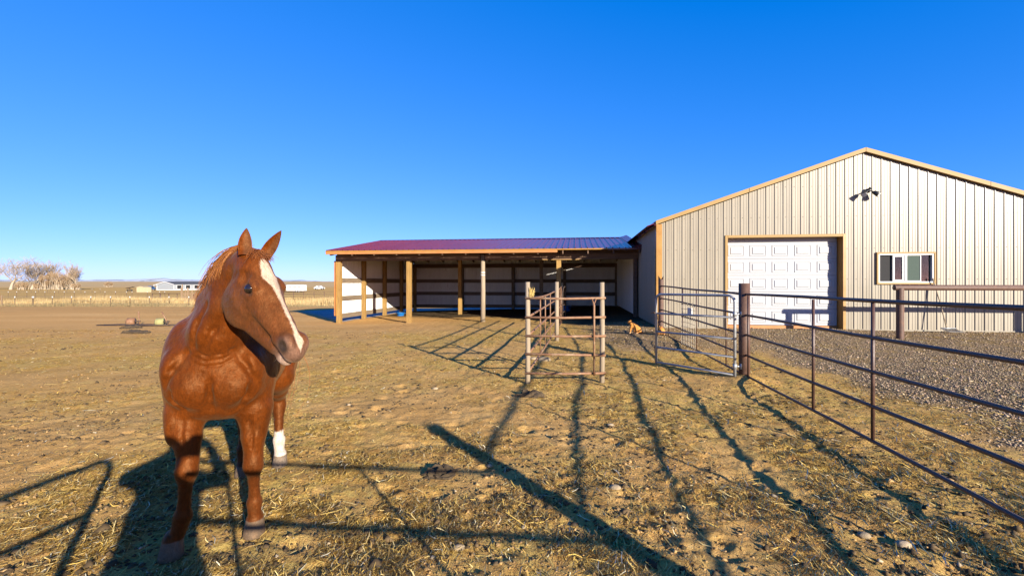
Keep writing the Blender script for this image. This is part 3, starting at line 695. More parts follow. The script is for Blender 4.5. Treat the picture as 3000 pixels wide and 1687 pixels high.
# wire mesh panel hung on the far section
mp0 = seg_pt(P1, P3, .44); mp1 = seg_pt(P1, P3, .62)
WM = thing('wire_mesh_panel', 'square wire mesh panel tied to the pipe fence near the barn wall', 'mesh panel', (mp0[0]-.03, mp0[1], 0))
dx, dy = mp1[0]-mp0[0], mp1[1]-mp0[1]
for k in range(9):
    t = k/8; mb = MB(); mb.tube([(dx*t,dy*t,.10+.02*math.sin(k*3)),(dx*t+.01,dy*t,.62),(dx*t-.01,dy*t,1.03+.03*math.sin(k*2))], .005, 5); mb.build('wire', M['wire'], WM)
for k in range(10):
    z_ = .14+k*.098; mb = MB(); mb.tube([(-.0,-.02,z_),(dx*.5+.012,dy*.5,z_+.012),(dx,dy+.02,z_)], .005, 5); mb.build('wire', M['wire'], WM)
mb = MB(); mb.bbox(dx*.35-.012,dx*.35+.012,dy*.35-.11,dy*.35+.11,.80,.97,.004); mb.build('tag_plate', M['vinyl'], WM)

# ================================================================ galvanised tube gate, swung open from the thick post
ga = (3.44, 7.02); gb_ = (2.59, 8.4)
GG = thing('tube_gate', 'galvanised five-rail tube gate with rounded corners hung open on the thick post', 'gate', (ga[0], ga[1], 0))
gx_, gy_ = gb_[0]-ga[0], gb_[1]-ga[1]
def gp(t, z): return (gx_*t, gy_*t, z)
fr = []
c_ = .10; T1 = 1.30; gl = math.hypot(gx_, gy_); tc = c_/gl
fr += [gp(.03,.06), gp(.03,T1-c_)] + [gp(.03+tc*(1-math.cos(a)), T1-c_+c_*math.sin(a)) for a in (R(25),R(50),R(75),R(90))]
fr += [gp(.97-tc, T1-.01)] + [gp(.97-tc+tc*math.sin(a), T1-.01-c_+c_*math.cos(a)) for a in (R(20),R(45),R(70),R(90))] + [gp(.97,.02)]
mb = MB(); mb.tube(fr, .0215, 12); mb.build('frame', M['galv'], GG, True)
for h in (.955, .625, .345, .075):
    mb = MB(); mb.tube([gp(.03,h+.012), gp(.97,h-.012)], .0180, 10); mb.build('rail', M['galv'], GG, True)
for z_ in (1.02, .22):
    mb = MB(); mb.tube([gp(.03,z_), (.06,.03,z_)], .014, 8); mb.tube([gp(.03,z_-.035), gp(.03,z_+.035)], .031, 10); mb.tube([(.06,.03,z_-.04),(.06,.03,z_+.04)], .014, 8); mb.build('hinge', M['galv'], GG, True)
# chain looped on the free stile
CH = thing('gate_chain', 'rusty chain looped round the free end of the galvanised gate', 'chain', (gb_[0], gb_[1], 0))
for k in range(22):
    t = k/21; z_ = .95-.70*t; xx = .03*math.sin(t*5)+.035; mb = MB()
    a = k*1.57; ring = [(xx+.012*math.cos(s)*math.cos(a), -.03+.012*math.cos(s)*math.sin(a), z_+.022*math.sin(s)) for s in np.linspace(0, 6.283, 9)]
    mb.tube(ring, .0045, 5, cap=False); mb.build('chain_link', M['rust'], CH, True)
mb = MB(); ring = [(.04*math.cos(s)+.0, .04*math.sin(s), .955+.008*math.sin(2*s)) for s in np.linspace(0, 6.283, 13)]; mb.tube(ring, .009, 6, cap=False); mb.build('chain_loop', M['rust'], CH, True)

# ================================================================ rusty end panel and long side panel of the alley
A1, A2 = (.235, 6.93), (1.352, 6.93)
EP = thing('pipe_end_panel', 'weathered five-rail pipe panel closing the end of the alley between two round posts', 'panel', (A1[0], A1[1], 0))
for x_ in (0, A2[0]-A1[0]):
    mb = MB(); mb.tube([(x_,0,-.3),(x_+.006,0,.6),(x_,0,1.505 if x_ else 1.51)], [.039,.037,.036], 14); mb.build('post', M['pole'], EP, True)
ph = [1.265, .98, .70, .42, .145]
for h in ph:
    mb = MB(); a = random.uniform(-.008,.008); mb.tube([(-.04,-.045,h+a+.01),(.55,-.047,h+a),(1.165,-.045,h-a)], .0180, 10); mb.build('rail', M['rust'], EP, True)
mb = MB(); mb.tube([(.985,-.085,.12),(.985,-.085,1.16),(.975,-.075,1.21)], [.016,.016,.012], 9); mb.tube([(.955,-.075,1.26),(.985,-.085,1.17),(1.015,-.075,1.26)], .012, 7); mb.build('stay', M['rust'], EP, True)
mb = MB(); 
for k in range(40):
    rr = random.Random(k); s = rr.random()*6.28; mb.tube([(.045+.03*math.cos(s), -.03+.03*math.sin(s), 1.30+rr.uniform(-.03,.03)), (.06+.05*math.cos(s+1), -.03+.04*math.sin(s+1), 1.36+rr.uniform(-.05,.08))], .003, 4)
mb.build('baling_twine', mat('twine', (.5,.34,.1), (.62,.45,.16), 20, .9), EP)
B2 = (1.67, 15.4)
SP = thing('pipe_side_panel', 'long rusty pipe side panel with upright bars running back to the shed post', 'panel', (A1[0], A1[1], 0))
vx, vy = B2[0]-A1[0], B2[1]-A1[1]
def sp(t): return (vx*t, vy*t)
for i, h in enumerate(ph):
    pts = []
    for k in range(13):
        t = .008+k/12*.985; p = sp(t); bow = (-.10*math.sin(math.pi*t)*(1-t)+.06*max(0, t-.85)/.15 if i == 0 else 0)
        pts.append((p[0], p[1], h+.06*t+bow))
    mb = MB(); mb.tube(pts, .0180, 9); mb.build('rail', M['rust'], SP, True)
for t in (.22, .335, .48, .66, .74, .82, .90, .985):
    p = sp(t); mb = MB(); top = ph[0]+.06*t-.10*math.sin(math.pi*t)*(1-t); mb.tube([(p[0]-.01,p[1],ph[4]+.06*t),(p[0]-.01,p[1],top)], .0125, 8); mb.build('upright', M['rust'], SP, True)
p = sp(.603); mb = MB(); mb.tube([(p[0]+.07,p[1],-.3),(p[0]+.07,p[1],1.52)], [.055,.05], 14); mb.build('post', M['pole'], SP, True)
# dark bow gate farther back by the shed post
BG = thing('bow_gate', 'dark bow-topped tube gate standing open inside the shed front', 'gate', (1.78, 16.2, 0))
mb = MB(); mb.tube([(0,0,.2),(0,0,1.15),(.06,.25,1.32),(.14,.6,1.36),(.2,.9,1.30),(.22,1.0,1.15),(.22,1.0,.2)], .02, 8); mb.build('frame', M['dark_iron'], BG, True)
for h in (.95,.7,.45,.22): mb = MB(); mb.tube([(0,0,h),(.22,1.0,h)], .016, 8); mb.build('rail', M['dark_iron'], BG, True)

# gate standing open beside the camera: only its shadow falls into the picture
OG = thing('swung_gate', 'tube gate with rounded corners swung open left of the entrance', 'gate', (-.84, .17, 0))
ox, oy = -.36, -2.2; ol = math.hypot(ox, oy)
def op(t, z): return (ox*t, oy*t, z)
mb = MB(); c_ = .14; tcc = c_/ol
mb.tube([op(0,.1)]+[op(0,1.28-c_)]+[op(tcc*(1-math.cos(a)),1.28-c_+c_*math.sin(a)) for a in (R(30),R(60),R(90))]+[op(1,1.28),op(1,.1)], .024, 10); mb.build('frame', M['galv'], OG, True)
for h in (.95,.62,.35,.1): mb = MB(); mb.tube([op(0,h),op(1,h)], .02, 8); mb.build('rail', M['galv'], OG, True)

# ================================================================ stones, tubs, old implements
for i, (x_, y_, r_) in enumerate([(.62,8.95,.11),(.43,9.05,.06),(.30,9.10,.07),(-.30,2.60,.028),(.75,3.35,.035),(2.25,2.65,.035),(2.1,2.75,.03),(-3.2,4.6,.03),(-1.1,6.6,.035),(1.05,4.9,.03)]):
    mb = MB(); mb.blob((0,0,0), (r_*1.3, r_, r_*.6), 2, .10, i+40); o = mb.build('stone', M['stone'], smooth=True, loc=(x_, y_, float(zat(np.array([x_]), np.array([y_]))[0])+r_*.25))
    tag(o, ['broad pale stone lying in the alley beyond the end panel','small pale stone lying in the alley beside the broad stone'][min(i,1)] if i < 2 else 'small rounded stone half sunk in the corral dirt', 'stone', None if i < 2 else 'loose stones in the corral')
def tub(p, q, r_, h, label):
    x_, y_ = bw(p, q); g = g1(x_, y_); t = thing('feed_tub', label, 'tub', (x_, y_, g))
    V = []; F = []; n = 24; prof_ = [(r_*.8,0),(r_*.98,h*.9),(r_*1.06,h*.92),(r_*1.06,h),(r_*.94,h),(r_*.76,.02)]
    for rr_, z_ in prof_: V += [(rr_*math.cos(2*math.pi*k/n), rr_*math.sin(2*math.pi*k/n), z_) for k in range(n)]
    for j in range(len(prof_)-1): F += [(j*n+k, j*n+(k+1)%n, (j+1)*n+(k+1)%n, (j+1)*n+k) for k in range(n)]
    F.append(tuple(range(5*n,6*n))); mb = MB(); mb.add(V, F); mb.build('bowl', M['blue'], t, True)
    for s in (-1,1): mb = MB(); mb.tube([(s*r_*1.03,-.06,h*.9),(s*r_*1.2,-.04,h*.8),(s*r_*1.2,.04,h*.8),(s*r_*1.03,.06,h*.9)], .012, 6); mb.build('rope_handle', M['blue'], t, True)
tub(-2.9, 9.6, .28, .26, 'round blue feed tub on the dark shed floor')
tub(-11.0, 7.9, .20, .16, 'small blue tub lying at the foot of the shed side wall')
for i, (x_, y_, lean) in enumerate([(-14.75, 17.9, .02), (-13.4, 17.6, .13)]):
    g = g1(x_, y_)
    t = thing('iron_implement', ['old iron implement with rusty drum and upright lever lying on the corral','old iron implement with mossy drum and leaning lever lying on the corral'][i], 'implement', (x_, y_, g))
    mb = MB(); mb.tube([(-.17,-.02,.15),(-.16,-.02,.15),(.06,.05,.15)], [.10,.145,.145], 16); mb.build('drum', M['rust'] if i == 0 else mat('mossy_drum', (.22,.2,.08), (.34,.32,.14), 9, .9), t, True)
    mb = MB(); mb.tube([(-.1,0,.16),(.32,.0,.17)], .022, 8); mb.tube([(.25,0,.02),(.25,0,.2)], .03, 8); mb.build('axle', M['dark_iron'], t, True)
    mb = MB(); mb.tube([(.28,0,.05),(.28-lean*2,0,.55)], .02, 8); mb.build('lever', M['rust'], t, True)
    mb = MB(); mb.tube([(-1.2,-.2,.03),(-.3,-.05,.05),(.7,.1,.03)], .03, 8); mb.tube([(-.9,-.25,.03),(.4,-.15,.05)], .025, 8); mb.build('drag_bar', M['dark_iron'], t, True)
# ================================================================ far field: fences, grass, trees, buildings, hills
def at(px, d): return (px-1500)/1350*d
M['tpost'] = mat('green_steel', (.07,.05,.035), (.14,.09,.06), 8, .7)
M['oldwood'] = mat('old_wood', (.16,.10,.055), (.30,.2,.12), 6, .9, stretch=(4,4,.6), var=.15)
def tposts(xs, d, h, grp, lab, wires=3, wood=()):
    F_ = thing('wire_fence', lab, 'fence', (0, d, 0)); prev = None
    for px in xs:
        x_ = at(px, d); g = float(gz_base(x_, d)); mb = MB(); w = .05 if px in wood else .022
        mb.box(x_-w, x_+w, -w, w, g-.2, g+h*(1.12 if px in wood else 1)); mb.build('post', M['oldwood'] if px in wood else M['tpost'], F_)
        if px not in wood:
            mb = MB(); mb.box(x_-.032, x_+.032, -.032, .032, g+h-.16, g+h+.01); mb.build('white_cap', M['vinyl'], F_)
    xl, xr = at(xs[0]-200, d), at(xs[-1], d)
    for k in range(wires):
        mb = MB(); z_ = .3+k*(h-.4)/max(1, wires-1); mb.tube([(lerp(xl,xr,t), 0, float(gz_base(lerp(xl,xr,t), d))+z_) for t in np.linspace(0,1,20)], .011, 4); mb.build('wire', M['wire'], F_)
z8 = lambda v: v/4.6
tposts([z8(v) for v in (-240,25,200,437,452,706,965,1224,1490,1750,2012,2278,2545)], 54, 1.2, 'posts', 'wire fence on white-capped steel posts along the dry grass strip', wood=(z8(25),))
tposts([z8(v) for v in (110,225,362,480,605,735,865,1000,1145,1280,1415,1555,1705,1780,1985,2150,2220)], 92, 1.25, 'posts2', 'farther wire fence on white-capped steel posts crossing the pasture', wires=2)
tposts([z8(v) for v in (255,420,520,640,790,900,1090,1240,1350)], 140, 1.2, 'posts3', 'farthest wire fence on steel posts in front of the bare trees', wires=1)
def pipe_far(name, lab, x0, x1, d, h, n, rails, mt='pipe'):
    F_ = thing(name, lab, 'fence', (0, d, 0)); a, b_ = at(x0, d), at(x1, d)
    for k in range(n):
        x_ = lerp(a, b_, k/(n-1)); g = float(gz_base(x_, d)); mb = MB(); mb.tube([(x_,0,g-.1),(x_,0,g+h)], .045, 7); mb.build('post', M[mt], F_, True)
    for r_ in rails:
        mb = MB(); mb.tube([(a,0,float(gz_base(a,d))+r_),(b_,0,float(gz_base(b_,d))+r_)], .035, 6); mb.build('rail', M[mt], F_, True)
pipe_far('corral_fence', 'brown pipe corral fence beyond the dry grass left of the horse', 446, 640, 66, 1.35, 9, (1.33, .75))
pipe_far('corral_fence', 'brown pipe corral fence in front of the white trailer', 800, 1010, 78, 1.45, 8, (1.43, 1.0, .5), 'bigpost')
# weathered timber corner of the corral
CW = thing('timber_chute', 'weathered timber loading chute of upright boards beside the corral fence', 'chute', (0, 60, 0))
for k in range(14):
    px = 531+k*3.2; x_ = at(px, 60); g = float(gz_base(x_, 60)); mb = MB(); hh = 1.5+.5*math.sin(k*2.1)+(.7 if k in (0,1,6) else 0); mb.bbox(x_-.055, x_+.055, -.03, .03, g-.1, g+hh, .006); mb.build('board', M['oldwood'], CW)
for z_ in (.6, 1.2): mb = MB(); mb.box(at(530,60), at(576,60), .031, .07, -1.2+z_, -1.08+z_); mb.build('cross_rail', M['oldwood'], CW)

# dry tall grass strip
def grass(name, n, xlo, xhi, ylo, yhi, hlo, hhi, label, cols, edge=0):
    x = RNG.uniform(xlo, xhi, n); y = RNG.uniform(ylo, yhi, n); cl = fbm(x, y, .18, 3); k = RNG.random(n) < np.clip(.5+1.6*cl, .08, 1); x, y = x[k], y[k]; n = len(x)
    P_, Q_ = to_pq(x, y); g = gz_base(x, y); h = RNG.uniform(hlo, hhi, n)*np.clip(.75+1.3*fbm(x+9, y, .12, 3), .25, 1.4); lx = RNG.normal(0, .16, n)*h; ly = RNG.normal(0, .1, n)*h; w = RNG.uniform(.012,.03,n)
    V = np.zeros((n,3,3)); V[:,0] = np.stack([x-w,y,g-.03],1); V[:,1] = np.stack([x+w,y+.01,g-.03],1); V[:,2] = np.stack([x+lx,y+ly,g+h],1)
    F = np.arange(n*3).reshape(-1,3); me = mesh_np(name, V.reshape(-1,3), F, M['litter'], smooth=False)
    cols = np.array(cols); C = cols[RNG.choice(len(cols), n)]*RNG.uniform(.75,1.15,(n,1)); set_col(me, 'tint', np.repeat(C, 3, 0))
    link(name, me, label=label, cat='grass', kind='stuff')
grass('dry_tall_grass', 42000, -66, -16, 55, 64, .35, 1.05, 'tall dry straw-coloured grass standing along the corral edge', [[.42,.30,.13],[.35,.235,.095],[.29,.18,.075],[.46,.35,.18]])
grass('low_weeds', 16000, -66, -16, 53.4, 55.5, .12, .45, 'low brown weeds along the foot of the wire fence', [[.22,.16,.08],[.26,.18,.085],[.18,.15,.075]])
grass('tan_field_grass', 16000, -75, -40, 64, 96, .12, .4, 'short dry pasture grass beyond the wire fence', [[.36,.25,.10],[.30,.19,.075],[.28,.22,.10]])

# bare trees
M['bark'] = mat('pale_bark', (.30,.235,.165), (.42,.34,.25), 3, .9, stretch=(3,3,.6))
M['twig'] = mat('tan_twigs', (.27,.205,.14), (.38,.29,.20), .6, .9, c3=(.34,.22,.13), s3=.5)
def bare_tree(px, d, h, seed, label, spread=.62, lean=0, twigs=True, grp=None):
    rr = random.Random(seed); x0 = at(px, d); g = float(gz_base(x0, d))
    t = thing('bare_tree', label, 'tree', (x0, d, g), group=grp); tr = MB(); tw = MB()
    def grow(p, dirv, ln, r_, lvl):
        pts = [p]; q = p.copy(); dv = dirv.copy()
        for k in range(4):
            dv = (dv + Vector((rr.gauss(0,.13), rr.gauss(0,.13), rr.gauss(.10,.09)))).normalized(); q = q+dv*ln/4; pts.append(q.copy())
        rs = [max(.032, r_*(1-.16*k)) for k in range(5)]
        (tr if lvl < 3 else tw).tube(pts, rs, 6 if lvl < 2 else 3, cap=False)
        if lvl >= 5: return
        nb = (6, 4, 4, 3, 2)[lvl]
        for k in range(nb):
            i = rr.choice((1,2,3,4)); a = rr.uniform(0, 6.28)
            side = Vector((math.cos(a), math.sin(a), rr.uniform(-.05,.85))); nd_ = (dv*(1-spread)+side*spread).normalized()
            grow(pts[i], nd_, ln*(rr.uniform(.85,1.1) if lvl == 0 else rr.uniform(.6,.86)), rs[i]*rr.uniform(.5,.68), lvl+1)
    grow(Vector((0,0,-.3)), Vector((lean,0,1)).normalized(), h*.34, h*.050, 0)
    tr.build('trunk', M['bark'], t, True); tw.build('crown', M['twig'], t)
bare_tree(31, 205, 15.0, 3, 'large pale bare cottonwood with a thick forked trunk at the pasture edge', .68)
bare_tree(92, 215, 13.5, 8, 'smaller bare cottonwood with an upright crown beside the largest one', .62)
bare_tree(231, 205, 10.5, 5, 'slender bare tree with wispy twigs at the end of the row', .40)
bare_tree(210, 208, 8.2, 12, 'short slender bare tree next to the brown thicket', .40)
bare_tree(-22, 212, 14.0, 17, 'bare cottonwood standing at the far end of the row', .66)
bare_tree(150, 226, 13.0, 23, 'tall wispy bare tree rising behind the brown thicket', .42)
bare_tree(122, 222, 12.0, 29, 'thin bare tree between the cottonwood and the thicket', .42)
# brown leafy thicket: shrubs of many small twigs and leaves
M['brownleaf'] = color_mat('brown_leaves', .9)
def shrub(px, d, w, h, seed, label, grp):
    rg = np.random.default_rng(seed); x0 = at(px, d); g = float(gz_base(x0, d)); t = thing('bare_shrub', label, 'shrub', (x0, d, g), group=grp)
    st = MB(); rr = random.Random(seed)
    for k in range(16):
        a = rr.uniform(0,6.28); bx, by = rr.uniform(-.35,.35)*w, rr.uniform(-.3,.3)*w
        st.tube([(bx,by,-.1),(bx+.1*w*math.cos(a),by+.1*w*math.sin(a),h*.45),(bx+.28*w*math.cos(a),by+.28*w*math.sin(a),h*rr.uniform(.65,.95))], [.10,.07,.02], 4, cap=False)
    st.build('stems', M['bark'], t)
    n = 2600; v = rg.normal(size=(n,3)); v /= np.linalg.norm(v,axis=1)[:,None]; rad = rg.random(n)**.4
    cl = rg.normal(size=(26,3)); cl /= np.linalg.norm(cl,axis=1)[:,None]; cl *= (.45+.5*rg.random((26,1))); ci = rg.choice(26, n)
    P = cl[ci]+v*rad[:,None]*.30; P[:,0] *= w*.5; P[:,1] *= w*.45; P[:,2] = h*.60+P[:,2]*h*.40; P = P[P[:,2] > .5]; n = len(P)
    a = rg.random(n)*6.28; s = rg.uniform(.12,.30,n); dx = np.stack([np.cos(a)*s, rg.normal(0,.1,n), np.sin(a)*s],1); dy = np.stack([-np.sin(a)*s*.3, rg.normal(0,.05,n), np.cos(a)*s*.3],1)
    V = np.stack([P-dx, P+dy, P+dx], 1).reshape(-1,3); me = mesh_np('crown', V, np.arange(len(V)).reshape(-1,3), M['brownleaf'], False)
    C = np.array([[.32,.215,.125],[.37,.26,.155],[.26,.165,.085]])[rg.choice(3,n)]*rg.uniform(.7,1.15,(n,1)); set_col(me, 'tint', np.repeat(C,3,0)); link('crown', me, t)
for i, (px, w, h) in enumerate([(132,4.5,7.0),(146,5.5,7.8),(160,6,8.2),(174,6,8.0),(188,5.5,7.2),(200,4.2,6.0)]):
    shrub(px, 206+(i%3)*4, w, h, i+50, 'brown-leaved shrub in the dense thicket beside the bare trees', 'shrubs of the brown thicket')
for px, w, h in ((222,3.4,3.0),(75,3,3.2),(60,3.5,3.0),(108,3,2.8)): shrub(px, 203, w, h, int(px), 'low rounded shrub at the foot of the bare trees', 'low shrubs under the bare trees')
shrub(318, 300, 5, 3.6, 90, 'single dark shrub standing alone on the pasture', None)
# farm house, cream shed, trailer, cars
M['greyside'] = mat('grey_clapboard', (.26,.28,.30), (.32,.34,.36), 2, .7); M['darkroof'] = mat('dark_shingle', (.05,.05,.055), (.09,.09,.095), 3, .9)
M['paint'] = mat('white_paint', (.55,.55,.55), (.6,.6,.6), 1, .4); M['tan'] = mat('cream_board', (.42,.34,.2), (.48,.4,.25), 2, .7, stretch=(6,1,.2)); M['bluecar'] = mat('blue_car_paint', (.02,.07,.2), (.03,.1,.25), 2, .3)
hd_ = 190; hx0 = at(460, hd_); hx1 = at(521, hd_); hg = float(gz_base(hx0, hd_))
HS = thing('farm_house', 'grey gabled farmhouse with white trim and dark windows far across the pasture', 'house', (hx0, hd_, hg), R(-14))
hw = (hx1-hx0)*1.02; hz = 2.55; hr = 3.55; hl = 17
mb = MB(); mb.add([(0,0,.3),(hw,0,.3),(hw,0,hz),(hw/2,0,hr),(0,0,hz)], [(0,1,2,3,4)]); mb.add([(0,hl,.3),(0,0,.3),(0,0,hz),(0,hl,hz)], [(0,1,2,3)]); mb.add([(hw,0,.3),(hw,hl,.3),(hw,hl,hz),(hw,0,hz)], [(0,1,2,3)]); mb.add([(0,hl,.3),(hw,hl,.3),(hw,hl,hz),(hw/2,hl,hr),(0,hl,hz)], [(4,3,2,1,0)]); mb.build('wall', M['greyside'], HS)
for k in range(9): mb = MB(); mb.box(.1, hw-.1, -.03, -.005, .5+k*.22, .62+k*.22); mb.build('clapboard', M['greyside'], HS)
mb = MB(); mb.box(-.05, hw+.05, -.06, hl, -.1, .3); mb.build('foundation', M['paint'], HS)
mb = MB(); mb.add([(-.3,-.3,hz-.1),(hw/2,-.3,hr+.1),(hw/2,hl+.3,hr+.1),(-.3,hl+.3,hz-.1),(hw+.3,-.3,hz-.1),(hw+.3,hl+.3,hz-.1)], [(0,1,2,3),(1,4,5,2)]); mb.build('roof', M['darkroof'], HS)
for s in (0,1):
    mb = MB(); xa, xb = (-.3, hw/2) if s == 0 else (hw+.3, hw/2); za, zb2 = hz-.1, hr+.1
    mb.add([(xa,-.34,za-.28),(xb,-.34,zb2-.28),(xb,-.34,zb2+.02),(xa,-.34,za+.02),(xa,-.28,za-.28),(xb,-.28,zb2-.28),(xb,-.28,zb2+.02),(xa,-.28,za+.02)], [(0,1,2,3),(4,7,6,5),(3,2,6,7),(0,4,5,1)]); mb.build('rake_board', M['paint'], HS)
for s in (-.02, hw-.16): mb = MB(); mb.box(s, s+.18, -.05, .0, .3, hz); mb.build('corner_board', M['paint'], HS)
for k in range(4):
    y0 = 1.2+k*3.9; mb = MB(); mb.box(hw+.005, hw+.06, y0, y0+2.2, .5, 2.2); wv = mb.build('window', M['paint'], HS)
    mb = MB(); mb.box(hw+.06, hw+.07, y0+.15, y0+2.05, .62, 2.08); mb.build('pane', M['screen'], wv)
mb = MB(); mb.box(-3.2, -.1, 1, 6, 2.15, 2.35); mb.build('porch_roof', M['paint'], HS)
for x_ in (-3.1, -1.6): mb = MB(); mb.box(x_, x_+.14, 1, 1.14, 0, 2.15); mb.build('porch_post', M['paint'], HS)
sx0 = at(400, 150); sg_ = float(gz_base(sx0, 150)); SS = thing('cream_shed', 'small cream board shed with low pitched roof far across the pasture', 'shed', (sx0, 150, sg_), R(-10))
mb = MB(); mb.box(.0, 3.0, 0, 2.4, -.1, 1.75); mb.build('wall', M['tan'], SS); mb = MB(); mb.add([(-.1,-.1,1.7),(1.5,-.1,2.0),(3.1,-.1,1.7),(-.1,2.5,1.7),(1.5,2.5,2.0),(3.1,2.5,1.7)], [(0,1,4,3),(1,2,5,4),(0,2,1),(3,4,5)]); mb.build('roof', M['tan'], SS)
for k in range(5): mb = MB(); mb.box(.1+k*.58, .62+k*.58, -.03, -.002, .0, 1.66); mb.build('board', M['tan'], SS)
# horse trailer
tx0 = at(838, 150); tg = float(gz_base(tx0, 150)); TR = thing('white_trailer', 'long white stock trailer parked behind the corral fence', 'trailer', (tx0, 150, tg), R(-6))
mb = MB(); mb.bbox(0, 5.9, 0, 2.2, .45, 2.45, .12); mb.build('body', M['paint'], TR); mb = MB(); mb.bbox(-2.0, .0, .1, 2.1, 1.1, 2.2, .12); mb.build('nose', M['paint'], TR)
for k in range(3): mb = MB(); mb.box(.8+k*1.6, 1.9+k*1.6, -.02, -.001, 1.5, 1.75); mb.build('vent', M['screen'], TR)
for x_ in (3.6, 4.5): mb = MB(); mb.tube([(x_,-.08,.36),(x_,.12,.36)], .36, 14); wh = mb.build('wheel', M['black'], TR, True); mb = MB(); mb.tube([(x_,-.09,.36),(x_,-.085,.36)], .2, 12); mb.build('rim', M['paint'], wh)
def car(px, d, rz_, paint, label, pickup=False):
    x0 = at(px, d); g = float(gz_base(x0, d)); t = thing('parked_car', label, 'car', (x0, d, g), rz_)
    sec = [(-2.1,.55,.95),(-2.05,.45,1.05),(-1.2,.4,1.12),(-.6,.4,1.75),(.2,.4,1.8),(1.0 if not pickup else .7,.4,1.72 if not pickup else 1.7),(1.5 if not pickup else .9,.4,1.15),(2.1,.45,1.1),(2.15,.55,.9)]
    mb = MB(); n = len(sec)
    for s in (-.9,.9):
        mb.add([(x_,s*(.85 if zt > 1.4 else 1),zt) for x_,_,zt in sec]+[(x_,s,zb3) for x_,zb3,_ in sec], [])
    o = 0; F = []
    for k in range(n-1): F += [(k,k+1,n+k+1,n+k),(2*n+k,3*n+k,3*n+k+1,2*n+k+1),(k,2*n+k,2*n+k+1,k+1)]
    mb.f += F; mb.m += [0]*len(F); mb.build('body', M[paint], t)
    for s in (-1,1): mb = MB(); mb.add([(-.85,s*.83,1.2),(.6,s*.83,1.2),(.5,s*.80,1.62),(-.5,s*.80,1.62)], [(0,1,2,3)]); mb.build('side_window', M['screen'], t)
    for x_ in (-1.35,1.35):
        for s in (-1,1): mb = MB(); mb.tube([(x_,s*.80,.34),(x_,s*.95,.34)], .34, 12); mb.build('wheel', M['black'], t, True)
car(936, 205, R(175), 'paint', 'white van parked beyond the corral fence right of the white trailer')
car(440, 186, R(100), 'bluecar', 'blue car parked under the porch of the grey farmhouse')
car(549, 200, R(80), 'paint', 'white pickup parked behind the grey farmhouse', True)
# dark hay rake far out
ix = at(378, 170); ig = float(gz_base(ix, 170)); HK = thing('hay_implement', 'dark farm implement with a raised tilted wing standing on the pasture', 'implement', (ix, 170, ig))
mb = MB(); mb.add([(-1.3,0,1.0),(1.2,0,1.5),(1.3,0,1.65),(-1.2,0,1.2),(-1.3,1,1.0),(1.2,1,1.5),(1.3,1,1.65),(-1.2,1,1.2)], [(0,3,2,1),(4,5,6,7),(0,1,5,4),(1,2,6,5),(2,3,7,6),(3,0,4,7)]); mb.build('wing', M['dark_iron'], HK)
mb = MB(); mb.tube([(-.2,.5,0),(-.1,.5,1.2)], .12, 6); mb.tube([(-1,.5,.6),(1,.5,.5)], .1, 6); mb.build('frame', M['dark_iron'], HK); 
for x_ in (-.8,.7): mb = MB(); mb.tube([(x_,.2,.3),(x_,.4,.3)], .3, 12); mb.build('wheel', M['black'], HK, True)

# distant mountains
M['mount'] = mat('mountain_rock', (.34,.37,.40), (.46,.48,.50), .0012, .95, c3=(.62,.63,.64), s3=.0016, w3=(.48,.58))
n = 420; xs = np.linspace(-26000, 26000, n); d0 = 18000.0
ht = 1.5 + (d0/1350)*np.clip(6.5+9*fbm(xs, xs*0+2, 1/2600., 4), 1.0, 20)
V = []; F = []
rows = [(0, -60, 0), (600, 1, .35), (1200, 1, .62), (2100, 1, 1.0), (3500, 1, .6)]
for k, (dd, base_, t) in enumerate(rows):
    for i in range(n): V.append((xs[i]+ (150*math.sin(i*1.3+k) if 0 < k else 0), d0+dd, (ht[i]*t*(1+.35*float(fbm(np.array([xs[i]]), np.array([dd*3.]), 1/1100., 2)[0]))) if t else -60))
for k in range(len(rows)-1):
    for i in range(n-1): F.append((k*n+i, k*n+i+1, (k+1)*n+i+1, (k+1)*n+i))
mb = MB(); mb.add(V, F); mb.build('mountains', M['mount'], kind='structure')
# the plain between pasture rise and mountains
mb = MB(); mb.add([(-40000,3100,-2),(40000,3100,-2),(40000,24000,-8),(-40000,24000,-8)], [(0,1,2,3)]); mb.build('plain', M['ground'], kind='structure')
